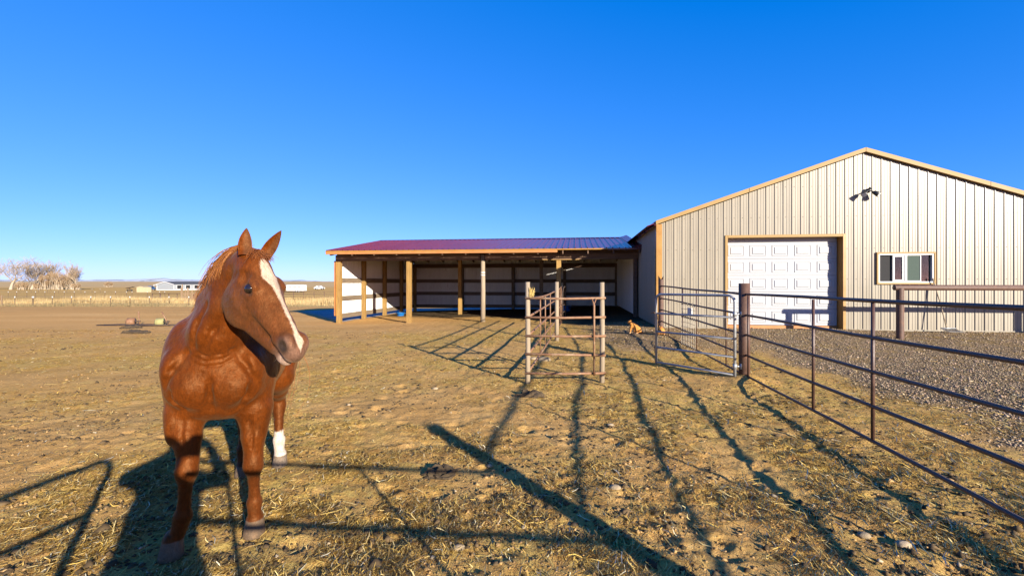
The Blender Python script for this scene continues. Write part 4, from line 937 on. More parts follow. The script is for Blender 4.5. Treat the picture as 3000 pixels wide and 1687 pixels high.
# ================================================================ organic bodies: smooth union of shapes, skinned by surface nets
class SDF:
    def __init__(s, lo, hi, h):
        s.h = h; s.lo = np.array(lo, np.float32); n = np.ceil((np.array(hi)-lo)/h).astype(int)+1; s.n = n
        s.D = np.full(n, 9.0, np.float32); s.ax = [s.lo[i]+h*np.arange(n[i], dtype=np.float32) for i in range(3)]
    def _sub(s, lo, hi):
        i0 = np.clip(((np.array(lo)-s.lo)/s.h).astype(int), 0, s.n-1); i1 = np.clip(((np.array(hi)-s.lo)/s.h).astype(int)+2, 1, s.n)
        if np.any(i1 <= i0): return None, None
        sl = tuple(slice(a, b_) for a, b_ in zip(i0, i1))
        return sl, np.meshgrid(s.ax[0][sl[0]], s.ax[1][sl[1]], s.ax[2][sl[2]], indexing='ij')
    def _comb(s, sl, d, k, sub):
        A = s.D[sl]
        if not sub:
            hh = np.clip(.5+.5*(A-d)/k, 0, 1); s.D[sl] = A*(1-hh)+d*hh-k*hh*(1-hh)
        else:
            hh = np.clip(.5-.5*(A+d)/k, 0, 1); s.D[sl] = A*(1-hh)-d*hh+k*hh*(1-hh)
    def cone(s, a, b_, ra, rb, k=.03, sub=False):
        a = np.array(a, float); b_ = np.array(b_, float); m = max(ra, rb)+k+.02
        sl, G = s._sub(np.minimum(a, b_)-m, np.maximum(a, b_)+m)
        if sl is None: return
        ab = b_-a; L2 = float(ab@ab)+1e-9
        P = [G[i]-a[i] for i in range(3)]; t = np.clip((P[0]*ab[0]+P[1]*ab[1]+P[2]*ab[2])/L2, 0, 1)
        d = np.sqrt(sum((P[i]-t*ab[i])**2 for i in range(3)))-(ra+t*(rb-ra)); s._comb(sl, d.astype(np.float32), k, sub)
    def ell(s, c, r, k=.03, sub=False, fr=None):
        c = np.array(c, float); r = np.array(r, float); m = r.max()+k+.02
        sl, G = s._sub(c-m, c+m)
        if sl is None: return
        P = [G[i]-c[i] for i in range(3)]
        if fr is not None: P = [sum(P[j]*fr[i][j] for j in range(3)) for i in range(3)]
        k0 = np.sqrt(sum((P[i]/r[i])**2 for i in range(3)))+1e-6; k1 = np.sqrt(sum((P[i]/r[i]**2)**2 for i in range(3)))+1e-6
        s._comb(sl, (k0*(k0-1)/k1).astype(np.float32), k, sub)
    def chain(s, pts, rs, k=.03):
        P = np.array(pts, float); m = max(rs)+k+.02; sl, G = s._sub(P.min(0)-m, P.max(0)+m)
        if sl is None: return
        best = None
        for i in range(len(P)-1):
            ab = P[i+1]-P[i]; Q = [G[c]-P[i][c] for c in range(3)]; t = np.clip((Q[0]*ab[0]+Q[1]*ab[1]+Q[2]*ab[2])/(float(ab@ab)+1e-9), 0, 1)
            d = np.sqrt(sum((Q[c]-t*ab[c])**2 for c in range(3)))-(rs[i]+t*t*(3-2*t)*(rs[i+1]-rs[i]))
            if best is None: best = d
            else: hq = np.clip(.5+.5*(best-d)/.012, 0, 1); best = best*(1-hq)+d*hq-.012*hq*(1-hq)
        s._comb(sl, best.astype(np.float32), k, False)
    def sample(s, P):
        q = (np.asarray(P)-s.lo)/s.h; i = np.clip(np.floor(q).astype(int), 0, s.n-2); f = np.clip(q-i, 0, 1); r = 0
        for a in (0,1):
            for b_ in (0,1):
                for c in (0,1):
                    w = (f[:,0] if a else 1-f[:,0])*(f[:,1] if b_ else 1-f[:,1])*(f[:,2] if c else 1-f[:,2]); r = r+w*s.D[i[:,0]+a, i[:,1]+b_, i[:,2]+c]
        return r
    def grad(s, P):
        e = s.h*1.2; G = np.stack([s.sample(P+np.eye(3)[i]*e)-s.sample(P-np.eye(3)[i]*e) for i in range(3)], 1)
        return G/(np.linalg.norm(G, axis=1)[:,None]+1e-9)
    def mesh(s):
        D = s.D; ins = D < 0; n = s.n
        cnt = np.zeros(n-1, np.int8)
        for a in (0,1):
            for b_ in (0,1):
                for c in (0,1): cnt += ins[a:n[0]-1+a, b_:n[1]-1+b_, c:n[2]-1+c]
        act = (cnt > 0) & (cnt < 8); cells = np.argwhere(act); idm = np.full(n-1, -1, np.int32); idm[act] = np.arange(len(cells))
        S = np.zeros((len(cells),3)); C = np.zeros(len(cells)); off = np.array([(a,b_,c) for a in (0,1) for b_ in (0,1) for c in (0,1)])
        vals = [D[cells[:,0]+o[0], cells[:,1]+o[1], cells[:,2]+o[2]] for o in off]
        for i in range(8):
            for j in range(i+1, 8):
                if np.abs(off[i]-off[j]).sum() != 1: continue
                cr = (vals[i] < 0) != (vals[j] < 0); t = np.where(cr, vals[i]/(vals[i]-vals[j]+1e-12), 0)
                S += np.where(cr[:,None], off[i]+(off[j]-off[i])*t[:,None], 0); C += cr
        V = (cells+S/C[:,None])*s.h+s.lo; F = []
        for ax in range(3):
            u, v = (ax+1)%3, (ax+2)%3
            sl0 = [slice(1, n[i]-1) for i in range(3)]; sl1 = [slice(1, n[i]-1) for i in range(3)]
            sl0[ax] = slice(0, n[ax]-1); sl1[ax] = slice(1, n[ax]); A = ins[tuple(sl0)]; B = ins[tuple(sl1)]
            e = np.argwhere(A != B); base = e.copy(); 
            for i in range(3):
                if i != ax: base[:,i] += 1
            fl = A[tuple(e.T)]; q = []
            for du, dv in ((-1,-1),(0,-1),(0,0),(-1,0)):
                c = base.copy(); c[:,u] += du; c[:,v] += dv; q.append(idm[tuple(c.T)])
            Q = np.stack(q, 1); Q[~fl] = Q[~fl][:, ::-1]; F.append(Q)
        return V, np.concatenate(F)
def relax(V, F, it=2, lam=.5):
    for _ in range(it):
        A = np.zeros_like(V); c = np.zeros(len(V))
        for i in range(4):
            np.add.at(A, F[:,i], V[F[:,(i+1)%4]]+V[F[:,(i+3)%4]]); np.add.at(c, F[:,i], 2)
        V = V+lam*(A/c[:,None]-V)
    return V
def hair_mesh(name, roots, paths, w, mt, parent, cols):
    """paths: (n, m, 3) polylines -> thin three-sided tapering hairs"""
    n, m, _ = paths.shape; V = np.zeros((n, m, 3, 3))
    T = np.gradient(paths, axis=1); T /= np.linalg.norm(T, axis=2)[:,:,None]+1e-9
    rv = np.random.default_rng(1).normal(size=(n,1,3)); U = np.cross(T, rv); U /= np.linalg.norm(U, axis=2)[:,:,None]+1e-9; W = np.cross(T, U)
    tp = np.linspace(1, .25, m)[None,:,None]
    for k in range(3):
        a = 2*math.pi*k/3; V[:,:,k] = paths+(U*math.cos(a)+W*math.sin(a))*w*tp
    F = []; o = (np.arange(n)*m*3)[:,None]
    for j in range(m-1):
        for k in range(3): F.append(o+np.array([[j*3+k, j*3+(k+1)%3, (j+1)*3+(k+1)%3, (j+1)*3+k]]))
    me = mesh_np(name, V.reshape(-1,3), np.concatenate(F), mt); set_col(me, 'tint', np.repeat(cols, m*3, 0)); return link(name, me, parent)

# ---------------------------------------------------------------- the chestnut horse
# local frame: x = horse's left, y = toward the tail, z = up
SP_ = np.array([-1.72, 2.72]); HA = R(20.0)
hl_ = np.array([math.cos(HA), math.sin(HA)]); ha_ = np.array([-math.sin(HA), math.cos(HA)])
def w2l(X_, Y_, Z_): r_ = np.array([X_, Y_])-SP_; return np.array([r_@hl_, r_@ha_, Z_])
def px2l(px, py, d): return w2l((px-1500)/1350*d, d, 1.5-(py-828)/1350*d)
POLL = px2l(748, 733, 2.42); MUZ = px2l(888, 1004, 2.26)
hf = (MUZ-POLL); HLEN = float(np.linalg.norm(hf)); hf = hf/HLEN
hh = hf.copy(); hh[2] = 0; hh /= np.linalg.norm(hh)
hL = np.array([hh[1]*-1, hh[0], 0.0]); hL = hL*(1 if hL@np.array([0.7,.7,0]) > 0 else -1)
roll = R(0); hN = np.cross(hL, hf); hN = hN if hN[2] > 0 else -hN
hL2 = hL*math.cos(roll)+hN*math.sin(roll); hN = np.cross(hL2, hf)*(1 if np.cross(hL2, hf)[2] > 0 else -1); hL = hL2
HF = np.stack([hf, hL, hN])
def hd(a, b_, c): return POLL+hf*a+hL*b_+hN*c
H = SDF((-.46, -.86, -.02), (.56, 1.62, 1.76), .0072)
# trunk
H.ell((0,.60,1.00), (.298,.66,.325), .08); H.ell((0,.08,1.03), (.27,.30,.33), .1); H.ell((0,.28,1.27), (.10,.34,.13), .1)
H.ell((0,1.08,1.09), (.29,.38,.29), .1)
for s in (-1, 1):
    H.ell((s*.17,1.14,.93), (.155,.27,.31), .08)
    H.ell((s*.192,.04,1.0), (.095,.20,.27), .07)                     # shoulder
    H.ell((s*.100,-.155,.925), (.125,.110,.125), .07)                  # breast
    H.ell((s*.06,-.02,.80), (.10,.16,.09), .06)
H.cone((0,-.290,.80), (0,-.295,.98), .010, .008, .04, True)           # furrow between the breast muscles
# neck
H.chain([(0,.12,1.24),(.02,-.05,1.36),(.085,-.19,1.49),(.165,-.29,1.575),(.205,-.335,1.60)], [.155,.130,.102,.088,.085], .07)
H.chain([(0,-.04,1.08),(.02,-.15,1.22),(.09,-.23,1.36),(.175,-.265,1.46)], [.19,.14,.100,.080], .07)
H.chain([(-.015,.15,1.36),(.02,.0,1.47),(.075,-.13,1.575),(.16,-.25,1.65)], [.06,.06,.055,.05], .06)
# legs: (points, radii)
LF = [(.165,.03,.92),(.178,-.03,.76),(.180,-.055,.60),(.182,-.066,.475),(.182,-.070,.425),(.180,-.040,.33),(.180,-.022,.24),(.180,-.018,.185),(.181,-.020,.105)]
LR = [.115,.100,.066,.051,.053,.031,.030,.041,.036]
RF = [(-.165,.02,.94),(-.155,-.03,.78),(-.140,-.10,.64),(-.122,-.150,.515),(-.125,-.160,.465),(-.138,-.140,.36),(-.148,-.122,.27),(-.155,-.118,.205),(-.180,-.120,.11)]
RRr = [.12,.108,.072,.052,.054,.032,.031,.044,.038]
H.chain(LF, LR, .028); H.chain(RF, RRr, .028)
for P_l, kz in ((LF, 0), (RF, 0)):
    kx, ky, kzz = P_l[4]; H.ell((kx,ky-.018,kzz+.01), (.045,.035,.055), .02)        # knee cap
    fx_, fy_, fz_ = P_l[7]; H.ell((fx_,fy_+.03,fz_-.005), (.030,.028,.035), .02)     # back of fetlock
    cx_, cy_, cz_ = P_l[5]; H.cone((cx_,cy_+.028,cz_+.06),(fx_,fy_+.02,fz_+.03), .016, .016, .015)
H.ell((-.215,-.075,.70), (.035,.07,.10), .05); H.ell((.225,-.02,.72), (.03,.07,.10), .05)
# armpit folds
for s in (-1, 1):
    H.ell((s*.110,-.215,.775), (.040,.045,.026), .03, True); H.cone((s*.11,-.215,.77), (s*.24,-.20,.92), .014, .008, .04, True); H.cone((s*.165,-.11,.70),(s*.165,-.13,.58), .006,.006,.02, True)
# hind legs
LH = [(.17,1.02,.92),(.185,.93,.76),(.17,1.08,.63),(.165,1.20,.53),(.165,1.19,.47),(.172,1.14,.34),(.175,1.11,.25),(.178,1.105,.20),(.182,1.085,.11)]
HRr = [.15,.125,.082,.052,.056,.036,.034,.045,.038]
H.chain(LH, HRr, .03); RH_ = [(-.16+.105*min(1, max(0, (.9-p[2])/.6)), p[1]-.14, p[2]) for p in LH]; H.chain(RH_, HRr, .03)
# hooves
HOOF = [(.181,-.012,LF), (-.205,-.112,RF), (.19,1.075,LH), (-.050,.935,RH_)]
for hx_, hy_, P_l in HOOF:
    for k in range(7):
        t = k/6; H.cone((hx_, hy_+.012-.035*t, .088-.088*t), (hx_, hy_+.0-.035*t, .084-.088*t), .046+.013*t, .047+.013*t, .004)
H.D[:, :, :3] = np.maximum(H.D[:, :, :3], .004)
# head
def he(a, b_, c, r_, k=.02, sub=False): H.ell(hd(a,b_,c), r_, k, sub, HF)
def hc(p, q, ra, rb, k=.02, sub=False): H.cone(hd(*p), hd(*q), ra, rb, k, sub)
he(.070,0,-.060, (.10,.074,.075), .04); he(.185,0,-.060, (.14,.084,.058), .035)
hc((.25,0,-.046), (.50,0,-.042), .044, .034, .03)
for s in (-1, 1): hc((.22,s*.038,-.095), (.50,s*.024,-.085), .054, .038, .03)
hc((.18,0,-.17), (.50,0,-.120), .098, .056, .04)
for s in (-1, 1):
    he(.195,s*.058,-.196, (.130,.040,.140), .020)                        # cheek
    he(.105,s*.052,-.115, (.06,.036,.07), .03)
    hc((.23,s*.038,-.262), (.50,s*.020,-.160), .045, .036, .025)          # jaw bar
    hc((.235,s*.078,-.092), (.37,s*.052,-.092), .011, .008, .016)         # cheek ridge
    he(.203,s*.076,-.055, (.046,.020,.036), .020)                        # orbit
    hc((.165,s*.074,-.036), (.225,s*.080,-.028), .012, .012, .014)        # brow
    he(.135,s*.080,-.060, (.030,.016,.026), .03, True)                    # hollow above the eye
    he(.207,s*.104,-.064, (.042,.024,.026), .006, True)                   # eye opening
    he(.552,s*.042,-.055, (.050,.028,.046), .016)                         # nostril wing
    he(.560,s*.073,-.060, (.032,.020,.025), .008, True)                   # nostril
    he(.557,s*.052,-.062, (.022,.016,.016), .008, True)
    hc((.34,s*.088,-.150), (.47,s*.062,-.120), .012, .008, .03, True)     # hollow under the cheek ridge
    hc((.060,s*.098,-.245), (.085,s*.095,-.10), .010, .012, .03, True)     # groove behind the jaw
he(.550,0,-.078, (.072,.054,.060), .03); he(.600,0,-.088, (.038,.046,.046), .025); he(.575,0,-.156, (.044,.036,.026), .016)
hc((.46,0,-.145), (.56,0,-.155), .034, .028, .03)
hc((.635,-.055,-.128), (.50,-.055,-.118), .004, .004, .008, True); hc((.635,.055,-.128), (.50,.055,-.118), .004, .004, .008, True); hc((.638,-.045,-.130),(.638,.045,-.130), .004,.004,.008, True)   # mouth line
def front_y(x_, z_):
    ys = np.arange(-.60, .6, .004); d = H.sample(np.stack([np.full_like(ys, x_), ys, np.full_like(ys, z_)], 1)); k_ = np.argmax(d < 0); return float(ys[k_])
def groove(pts, r_, k_, add=False, lift=0.0):
    for p, q in zip(pts[:-1], pts[1:]):
        a = (p[0], front_y(*p)-lift, p[1]); b2 = (q[0], front_y(*q)-lift, q[1]); H.cone(a, b2, r_, r_, k_, not add)
for s in (-1, 1):
    H.ell((s*.185,-.15,1.03), (.065,.075,.095), .04)
    groove([(s*.215,.94),(s*.175,1.03),(s*.11,1.12)], .006, .035)
    groove([(s*.135,.80),(s*.165,.86),(s*.19,.92)], .008, .03)
    groove([(s*.17,.72),(s*.185,.62),(s*.18,.54)] if s > 0 else [(-.15,.74),(-.145,.64),(-.13,.56)], .006, .016)
groove([(0,.80),(0,.88),(0,.96)], .009, .03)
for k in range(3): groove([(-.075+.012*k,1.065+.030*k),(-.02,1.045+.030*k),(.05,1.05+.030*k),(.10,1.075+.028*k)], .0015, .014)
groove([(-.02,1.15),(.03,1.24),(.09,1.32)], .007, .035); groove([(-.075,1.16),(-.055,1.28),(-.01,1.38)], .006, .035)
V, F = H.mesh(); V = relax(V, F, 1, .5)
# ears: cupped tapering shells joined on
def ear(side, tip_px):
    base = hd(.022, side*.052, -.026); tip = np.array(tip_px); up = tip-base; ln = np.linalg.norm(up); up /= ln
    fwd = hf*.25+hN*.6+hL*(-.42 if side < 0 else -.35) ; fwd = fwd-up*(fwd@up); fwd /= np.linalg.norm(fwd); sd = np.cross(up, fwd)
    vs_ = []; m, n_ = 12, 14
    for j in range(m):
        t = j/(m-1); wd = .034*(math.sin(math.pi*min(1,(t*.80+.20)))**.8)*(1-.12*t) if t < 1 else .002
        wd = .90*[.036,.036,.0365,.037,.037,.0355,.033,.029,.024,.018,.011,.002][j]
        ctr = base+up*ln*t+fwd*(.012*math.sin(t*3.1))*1.0+sd*(-side)*(.010*t*t)
        for k in range(n_):
            a = 2*math.pi*k/n_; 
            r_f = math.cos(a); r_s = math.sin(a); cup = .30+.70*max(0,-r_f) if r_f < 0 else -.38*(1-abs(r_s))*min(1, t*5)+.10
            vs_.append(ctr + sd*r_s*wd + fwd*(-abs(r_f)*wd*.75 if r_f < 0 else r_f*wd*(.55-1.0*min(1,t*4))))
    f_ = [(j*n_+k, j*n_+(k+1)%n_, (j+1)*n_+(k+1)%n_, (j+1)*n_+k) for j in range(m-1) for k in range(n_)]
    return np.array(vs_), np.array(f_), 2*((np.arange(len(vs_))%n_) < 4).astype(float)
e1 = ear(-1, px2l(716,669,2.42)); e2 = ear(1, px2l(829,680,2.44))
nb = len(V); V = np.concatenate([V, e1[0], e2[0]]); F = np.concatenate([F, e1[1]+nb, e2[1]+nb+len(e1[0])])
# coat colours
hp = (V-POLL)@HF.T; a_, b_, c_ = hp.T; isH = (a_ > -.06) & (a_ < .68) & (np.abs(b_) < .13) & (c_ > -.30) & (c_ < .10) & (V[:,2] > 1.0) & (V[:,1] < -.2)
nz = fbm(V[:,0]*30, V[:,2]*30+V[:,1]*17, 1, 3); n0 = fbm(V[:,0]*3+7, V[:,2]*3+V[:,1]*2, 1, 3)
coat = np.array([[.098,.0215,.0022]])*(1+.35*n0[:,None]) ; coat = coat*(1+.10*nz[:,None])
def blend(mask, c): 
    global coat
    m_ = np.clip(mask, 0, 1)[:,None]; coat = coat*(1-m_)+np.array([c])*m_
blend(isH*smooth01((a_-.02)/.2)*.55, (.085,.032,.012))
blend(isH*smooth01((.05-np.abs(c_+.16))/.05)*smooth01((a_-.1)/.1)*smooth01((.33-a_)/.1)*.5, (.16,.050,.015))
bl_c = np.interp(a_, [.06,.12,.22,.32,.42,.50,.56,.62], [.0,.004,.010,.008,.004,.002,-.002,0]); bl_w = np.interp(a_, [.055,.08,.12,.18,.25,.34,.45,.52,.57,.62], [.0,.018,.034,.044,.024,.016,.014,.017,.022,.006])
blaze = smooth01((bl_w+.006*nz-np.abs(b_-bl_c))/.006)*(a_ > .05)*(a_ < .62)*(c_ > -.085); blend(isH*blaze, (.46,.34,.24))
mz = isH*smooth01((a_-.505)/.05); blend(mz*(1-blaze)*.75*smooth01((-.02-c_+.6*(np.abs(b_)))/.04), (.16,.090,.062)); blend(isH*smooth01((a_-.55)/.03)*(1-blaze)*smooth01((-.085-c_)/.03)*.8, (.34,.23,.17))
ns = isH*np.exp(-(((a_-.560)/.034)**2+((np.abs(b_)-.060)/.022)**2+((c_+.060)/.029)**2)**1.5); blend(ns*1.6, (.035,.024,.020))
ey = isH*np.exp(-(((a_-.207)/.040)**2+((np.abs(b_)-.09)/.03)**2+((c_+.064)/.026)**2)**2); blend(ey*.85, (.05,.028,.018))
hoofm = (V[:,2] < .088).astype(float); blend(hoofm*smooth01((.09-V[:,2])/.006), (.115,.080,.052))
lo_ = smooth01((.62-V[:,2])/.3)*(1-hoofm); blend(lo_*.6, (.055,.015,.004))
sock = ((V[:,0] > .08) & (V[:,1] > .9)).astype(float)*smooth01((.285+.02*nz-V[:,2])/.02)*(1-hoofm*.85); blend(sock, (.50,.42,.34))
earm = np.zeros(len(V)); earm[nb:] = np.concatenate([e1[2], e2[2]])*.5; blend(earm*.75, (.10,.040,.016))
me = mesh_np('horse', V, F, None)
me.materials.clear()
M['coat'] = m = bpy.data.materials.new('chestnut_coat'); m.use_nodes = True; nt = m.node_tree; b = nt.nodes['Principled BSDF']; L = nt.links.new
at_ = nd(nt, 'ShaderNodeAttribute', attribute_name='tint'); tc = nd(nt, 'ShaderNodeTexCoord'); mp = nd(nt, 'ShaderNodeMapping'); mp.inputs['Scale'].default_value = (1,1,.22); L(tc.outputs['Object'], mp.inputs[0])
n_h = nd(nt, 'ShaderNodeTexNoise', Scale=260.0, Detail=3.0, Roughness=.6); L(mp.outputs[0], n_h.inputs['Vector'])
n_l = nd(nt, 'ShaderNodeTexNoise', Scale=9.0, Detail=5.0, Roughness=.6); L(tc.outputs['Object'], n_l.inputs['Vector'])
mr = nd(nt, 'ShaderNodeMapRange'); mr.inputs[1].default_value = .3; mr.inputs[2].default_value = .7; mr.inputs[3].default_value = .72; mr.inputs[4].default_value = 1.22; L(n_h.outputs['Fac'], mr.inputs[0])
ml2 = nd(nt, 'ShaderNodeMapRange'); ml2.inputs[1].default_value = .3; ml2.inputs[2].default_value = .7; ml2.inputs[3].default_value = .85; ml2.inputs[4].default_value = 1.15; L(n_l.outputs['Fac'], ml2.inputs[0])
n_m = nd(nt, 'ShaderNodeTexNoise', Scale=75.0, Detail=4.0, Roughness=.7); L(mp.outputs[0], n_m.inputs['Vector'])
mm3 = nd(nt, 'ShaderNodeMapRange'); mm3.inputs[1].default_value = .3; mm3.inputs[2].default_value = .7; mm3.inputs[3].default_value = .74; mm3.inputs[4].default_value = 1.26; L(n_m.outputs['Fac'], mm3.inputs[0])
mm0 = nd(nt, 'ShaderNodeMath', operation='MULTIPLY'); L(mr.outputs[0], mm0.inputs[0]); L(mm3.outputs[0], mm0.inputs[1])
mm = nd(nt, 'ShaderNodeMath', operation='MULTIPLY'); L(mm0.outputs[0], mm.inputs[0]); L(ml2.outputs[0], mm.inputs[1])
hs = nd(nt, 'ShaderNodeHueSaturation'); L(at_.outputs['Color'], hs.inputs['Color']); L(mm.outputs[0], hs.inputs['Value']); nd_ = nd(nt, 'ShaderNodeTexNoise', Scale=5.0, Detail=8.0, Roughness=.75); L(tc.outputs['Object'], nd_.inputs['Vector'])
dr = nd(nt, 'ShaderNodeMapRange'); dr.inputs[1].default_value = .52; dr.inputs[2].default_value = .75; dr.inputs[3].default_value = 0; dr.inputs[4].default_value = .32; L(nd_.outputs['Fac'], dr.inputs[0])
dm = nd(nt, 'ShaderNodeMix', data_type='RGBA'); L(dr.outputs[0], dm.inputs[0]); L(hs.outputs[0], dm.inputs[6]); dm.inputs[7].default_value = (.12,.055,.020,1); L(dm.outputs[2], b.inputs['Base Color'])
b.inputs['Roughness'].default_value = .50; b.inputs['Specular IOR Level'].default_value = .22; b.inputs['Specular Tint'].default_value = (1,.55,.26,1); b.inputs['Sheen Weight'].default_value = .05; b.inputs['Sheen Tint'].default_value = (1,.6,.3,1)
bp1 = nd(nt, 'ShaderNodeBump', Strength=.22, Distance=.004); L(n_h.outputs['Fac'], bp1.inputs['Height'])
mpm = nd(nt, 'ShaderNodeTexNoise', Scale=14.0, Detail=4.0); L(tc.outputs['Object'], mpm.inputs['Vector'])
bp2 = nd(nt, 'ShaderNodeBump', Strength=.55, Distance=.025); L(mpm.outputs['Fac'], bp2.inputs['Height']); L(bp1.outputs[0], bp2.inputs['Normal']); L(bp2.outputs[0], b.inputs['Normal'])
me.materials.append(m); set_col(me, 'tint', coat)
_hw = [SP_+a*hl_+b*ha_ for a, b, _ in HOOF]; HZ = float(np.mean([g1(*w) for w in _hw]))-.004
HO = link('chestnut_horse', me, None, (SP_[0], SP_[1], HZ), HA, 'chestnut horse with white blaze and one white hind sock turning its head', 'horse')
# eyes
M['eye'] = mat('dark_eye', (.008,.005,.004), (.02,.012,.008), 20, .06, spec=.8, rrange=0)
for s in (-1, 1):
    mb = MB(); c = hd(.207, s*.0770, -.064); mb.blob(c, (.0285,.0285,.0275), 3, 0); mb.build('eye', M['eye'], HO, True)
# mane, forelock, tail: strands that follow the neck
M['mane'] = color_mat('mane_hair', .5)
rg = np.random.default_rng(21); n = 4200; t = rg.random(n)*.85
cp = np.array([[.195,-.30,1.69],[.14,-.235,1.675],[.07,-.12,1.615],[.02,0,1.52],[-.015,.13,1.43],[-.01,.25,1.40]])
ts = np.linspace(0,1,6); root = np.stack([np.interp(t, ts, cp[:,i]) for i in range(3)],1)+rg.normal(0,.008,(n,3))
steps = 8; paths = np.zeros((n, steps, 3)); p = root.copy(); 
for _ in range(4): d = H.sample(p); p = p - H.grad(p)*(d-.004)[:,None]
paths[:,0] = p; ln = rg.uniform(.12,.30,n); jit = rg.normal(0,.10,(n,3))
flip = np.where(rg.random(n) < .94, 1, -1)
for j in range(1, steps):
    fr_ = j/steps; dv = np.stack([-.75*flip*(1-.75*fr_), .12+.0*t, -.22-1.3*fr_+.0*t],1)+jit; dv /= np.linalg.norm(dv,axis=1)[:,None]
    p = p+dv*(ln/steps)[:,None]; d = H.sample(p); lift = rg.uniform(.001,.008,n); p = p+H.grad(p)*np.clip(lift-d, 0, .03)[:,None]; paths[:,j] = p
cols = np.array([[.22,.070,.012],[.30,.105,.018],[.16,.045,.008],[.36,.14,.03]])[rg.choice(4,n,p=[.4,.3,.2,.1])]*rg.uniform(.8,1.15,(n,1))
hair_mesh('mane', root, paths, .0019, M['mane'], HO, cols)
n = 420; root = hd(0,0,0)+np.outer(rg.uniform(-.02,.05,n), hf)+np.outer(rg.normal(0,.030,n), hL)+np.outer(rg.normal(.03,.01,n), hN); p = root.copy()
for _ in range(4): d = H.sample(p); p = p-H.grad(p)*(d-.003)[:,None]
paths = np.zeros((n, steps, 3)); paths[:,0] = p; ln = rg.uniform(.03,.08,n); jit = rg.normal(0,.25,(n,3)); sgn = rg.choice([-.3,.25,.85],n)
for j in range(1, steps):
    fr_ = j/steps; dv = hN*(.6*(1-fr_*2.2))+hf*(.35+.5*fr_)+np.outer(sgn,hL)+jit; dv /= np.linalg.norm(dv,axis=1)[:,None]
    p = p+dv*(ln/steps)[:,None]; d = H.sample(p); p = p+H.grad(p)*np.clip(.006-d,0,.03)[:,None]; paths[:,j] = p
cols = np.array([[.19,.055,.012],[.26,.085,.02],[.14,.04,.01]])[rg.choice(3,n)]*rg.uniform(.8,1.15,(n,1)); hair_mesh('forelock', root, paths, .0015, M['mane'], HO, cols)
n = 700; tt = rg.normal(0,.03,(n,3)); p = np.array([0,1.44,1.17])+tt; paths = np.zeros((n,10,3)); ln = rg.uniform(.6,.95,n)
for j in range(10):
    fr_ = j/9; paths[:,j] = p+np.stack([tt[:,0]*2.0*math.sin(fr_*2.6), .10*math.sin(fr_*2.2)+0*ln, -ln*fr_],1)
hair_mesh('tail', p, paths, .003, M['mane'], HO, np.tile([[.30,.10,.03]],(n,1))*rg.uniform(.8,1.2,(n,1)))
# whiskers under the chin
n = 90; root = hd(.53,0,-.145)+np.outer(rg.uniform(-.06,.05,n),hf)+np.outer(rg.normal(0,.018,n),hL); dv = -hN*1.0+np.outer(rg.normal(0,.25,n),hL)+np.outer(rg.normal(-.15,.3,n),hf); dv /= np.linalg.norm(dv,axis=1)[:,None]
paths = root[:,None]+dv[:,None]*np.linspace(0,1,4)[None,:,None]*rg.uniform(.02,.045,(n,1,1)); hair_mesh('whiskers', root, paths, .0006, M['mane'], HO, np.tile([[.45,.35,.25]],(n,1)))

# ---------------------------------------------------------------- two ginger cats by the barn corner
def fur_mat(name): 
    m = color_mat(name, .85); return m
M['ginger'] = fur_mat('ginger_fur')
def cat_mesh(kind):
    S = SDF((-.16,-.34,-.01), (.16,.40,.44), .007)
    if kind == 0:      # sitting up on its haunches, back to the light, tail on the ground
        S.chain([(0,.10,.10),(0,.04,.16),(0,-.04,.22)], [.085,.080,.062], .05); S.cone((0,-.05,.23),(0,-.085,.27), .05,.04,.03); S.ell((0,-.115,.305),(.046,.050,.044),.02); S.ell((0,-.155,.29),(.024,.022,.020),.015)
        for s in (-1,1):
            S.cone((s*.030,-.145+.055,.33),(s*.036,-.088,.365),.018,.004,.008); S.chain([(s*.035,-.07,.19),(s*.036,-.095,.10),(s*.036,-.10,.02),(s*.036,-.12,.012)],[.034,.022,.017,.017],.02)
            S.ell((s*.062,.06,.075),(.035,.075,.07),.03); S.cone((s*.065,-.0,.018),(s*.062,.08,.02),.018,.02,.02)
        S.chain([(0,.17,.05),(.03,.25,.03),(.06,.33,.03)],[.024,.018,.014],.02)
    else:              # crouched loaf, seen from behind, head low
        S.ell((0,.06,.10),(.090,.125,.095),.03); S.ell((0,-.08,.12),(.065,.085,.075),.05); S.ell((0,-.17,.15),(.044,.048,.042),.02); S.ell((0,-.21,.135),(.022,.02,.018),.015)
        for s in (-1,1):
            S.cone((s*.028,-.155,.18),(s*.034,-.15,.213),.016,.004,.008); S.ell((s*.07,.08,.06),(.035,.075,.058),.03); S.cone((s*.06,.04,.016),(s*.062,-.03,.016),.018,.017,.02); S.chain([(s*.04,-.10,.07),(s*.04,-.15,.015)],[.025,.017],.02)
        S.chain([(.04,.16,.04),(.11,.12,.025),(.13,.02,.022)],[.022,.018,.015],.02)
    V, F = S.mesh(); V = relax(V, F, 1, .4); st = np.sin(V[:,1]*75+V[:,2]*25+2*fbm(V[:,0]*20,V[:,1]*20,1,2)); C = np.array([[.46,.19,.04]])*(1+.16*st[:,None])
    wh = smooth01((.035-V[:,2])/.02)[:,None]*.6; C = C*(1-wh)+np.array([[.75,.6,.42]])*wh
    me = mesh_np('cat', V, F, M['ginger']); set_col(me, 'tint', C); return me
ca, cb_ = (3.30, 12.45), (3.83, 11.85)
o = link('ginger_cat', cat_mesh(0), None, (ca[0], ca[1], g1(*ca)), R(-105), 'ginger cat sitting upright on the gravel at the edge of the barn shadow', 'cat')
o2 = link('ginger_cat', cat_mesh(1), None, (cb_[0], cb_[1], g1(*cb_)), R(165), 'ginger cat crouched at the foot of the fence post behind the galvanised gate', 'cat')
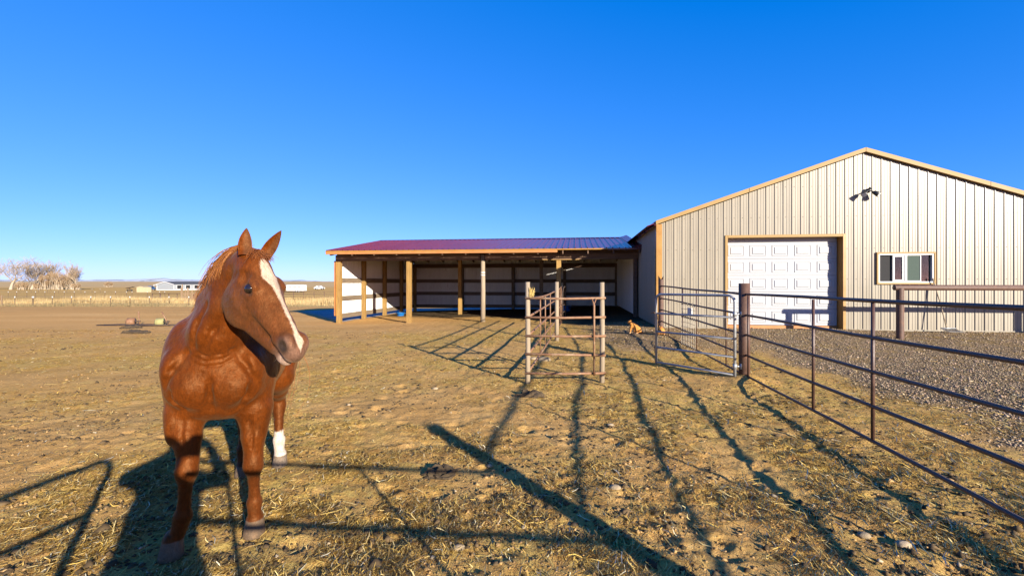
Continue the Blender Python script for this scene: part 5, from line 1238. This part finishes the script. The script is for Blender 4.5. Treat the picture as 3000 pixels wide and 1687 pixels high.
for ob, zz, yy in ((o, .312, -.155), (o2, .155, -.205)):
    for s in (-1, 1):
        mb = MB(); mb.blob((s*.02, yy, zz), .008, 2, 0); mb.build('eye', M['eye'], ob, True)

# ---------------------------------------------------------------- the photographer behind the camera (casts the shadow on the left)
S = SDF((-.62,-.95,-.02), (.62,.02,1.66), .014); yb = -.42
S.chain([(0,yb,.90),(0,yb,1.05),(0,yb+.02,1.25)], [.165,.155,.185], .08); S.cone((-.17,yb+.02,1.31),(.17,yb+.02,1.31),.075,.075,.06); S.cone((0,yb+.02,1.33),(0,yb+.06,1.43),.06,.055,.04)
S.ell((0,yb+.08,1.505),(.078,.098,.110),.02); S.ell((0,yb+.185,1.49),(.014,.02,.02),.012); S.ell((0,yb+.165,1.44),(.03,.02,.01),.01)
for s in (-1,1):
    S.ell((s*.08,yb+.07,1.50),(.012,.025,.032),.01); S.chain([(s*.19,yb+.02,1.30),(s*.37,yb+.08,1.30),(s*.14,yb+.30,1.43)],[.062,.052,.038],.03)
    S.ell((s*.10,yb+.335,1.45),(.028,.032,.045),.02)
    for k in range(4): S.chain([(s*.10,yb+.35,1.475-.02*k),(s*.065,yb+.385,1.475-.02*k),(s*.04,yb+.37,1.472-.02*k)],[.010,.009,.008],.004)
    S.chain([(s*.10,yb+.33,1.485),(s*.085,yb+.345,1.515)],[.012,.009],.006)
    S.chain([(s*.09,yb,.92),(s*.12,yb-.0,.50),(s*.14,yb-.02,.10)],[.105,.072,.052],.03); S.chain([(s*.14,yb-.05,.05),(s*.16,yb+.14,.04)],[.05,.04],.03)
V, F = S.mesh(); V = relax(V, F, 1, .4); V[:,0] *= np.interp(V[:,2], [0,.6,.9,1.15,1.25,1.7], [1.3,1.4,1.4,1.3,1.0,1.0]); C = np.where(V[:,2:3] > 1.39, [[.5,.33,.25]], np.where(V[:,2:3] > .92, [[.06,.08,.12]], [[.05,.06,.09]]))
hairm = ((V[:,2] > 1.53) & (np.abs(V[:,0]) < .12)) | ((V[:,2] > 1.46) & (V[:,1] < yb+.05)); C = np.where(hairm[:,None], [[.06,.04,.025]], C)
me = mesh_np('person', V, F, color_mat('clothes', .85)); set_col(me, 'tint', C)
link('person', me, None, (.03,0,0), 0, 'person in dark jacket and trousers holding a camera up with both hands', 'person')

PC = thing('photo_camera', 'black photo camera held up in both hands of the person at the gate', 'camera', (.03, -.07, 1.47))
mb = MB(); mb.bbox(-.065, .065, -.03, .02, -.045, .04, .006); mb.bbox(-.03, .03, -.03, .015, .041, .065, .005); mb.build('body', M['black'], PC)
mb = MB(); mb.tube([(-.03,.02,0),(-.03,.05,0)], .033, 16); mb.build('lens_barrel', M['black'], PC, True)
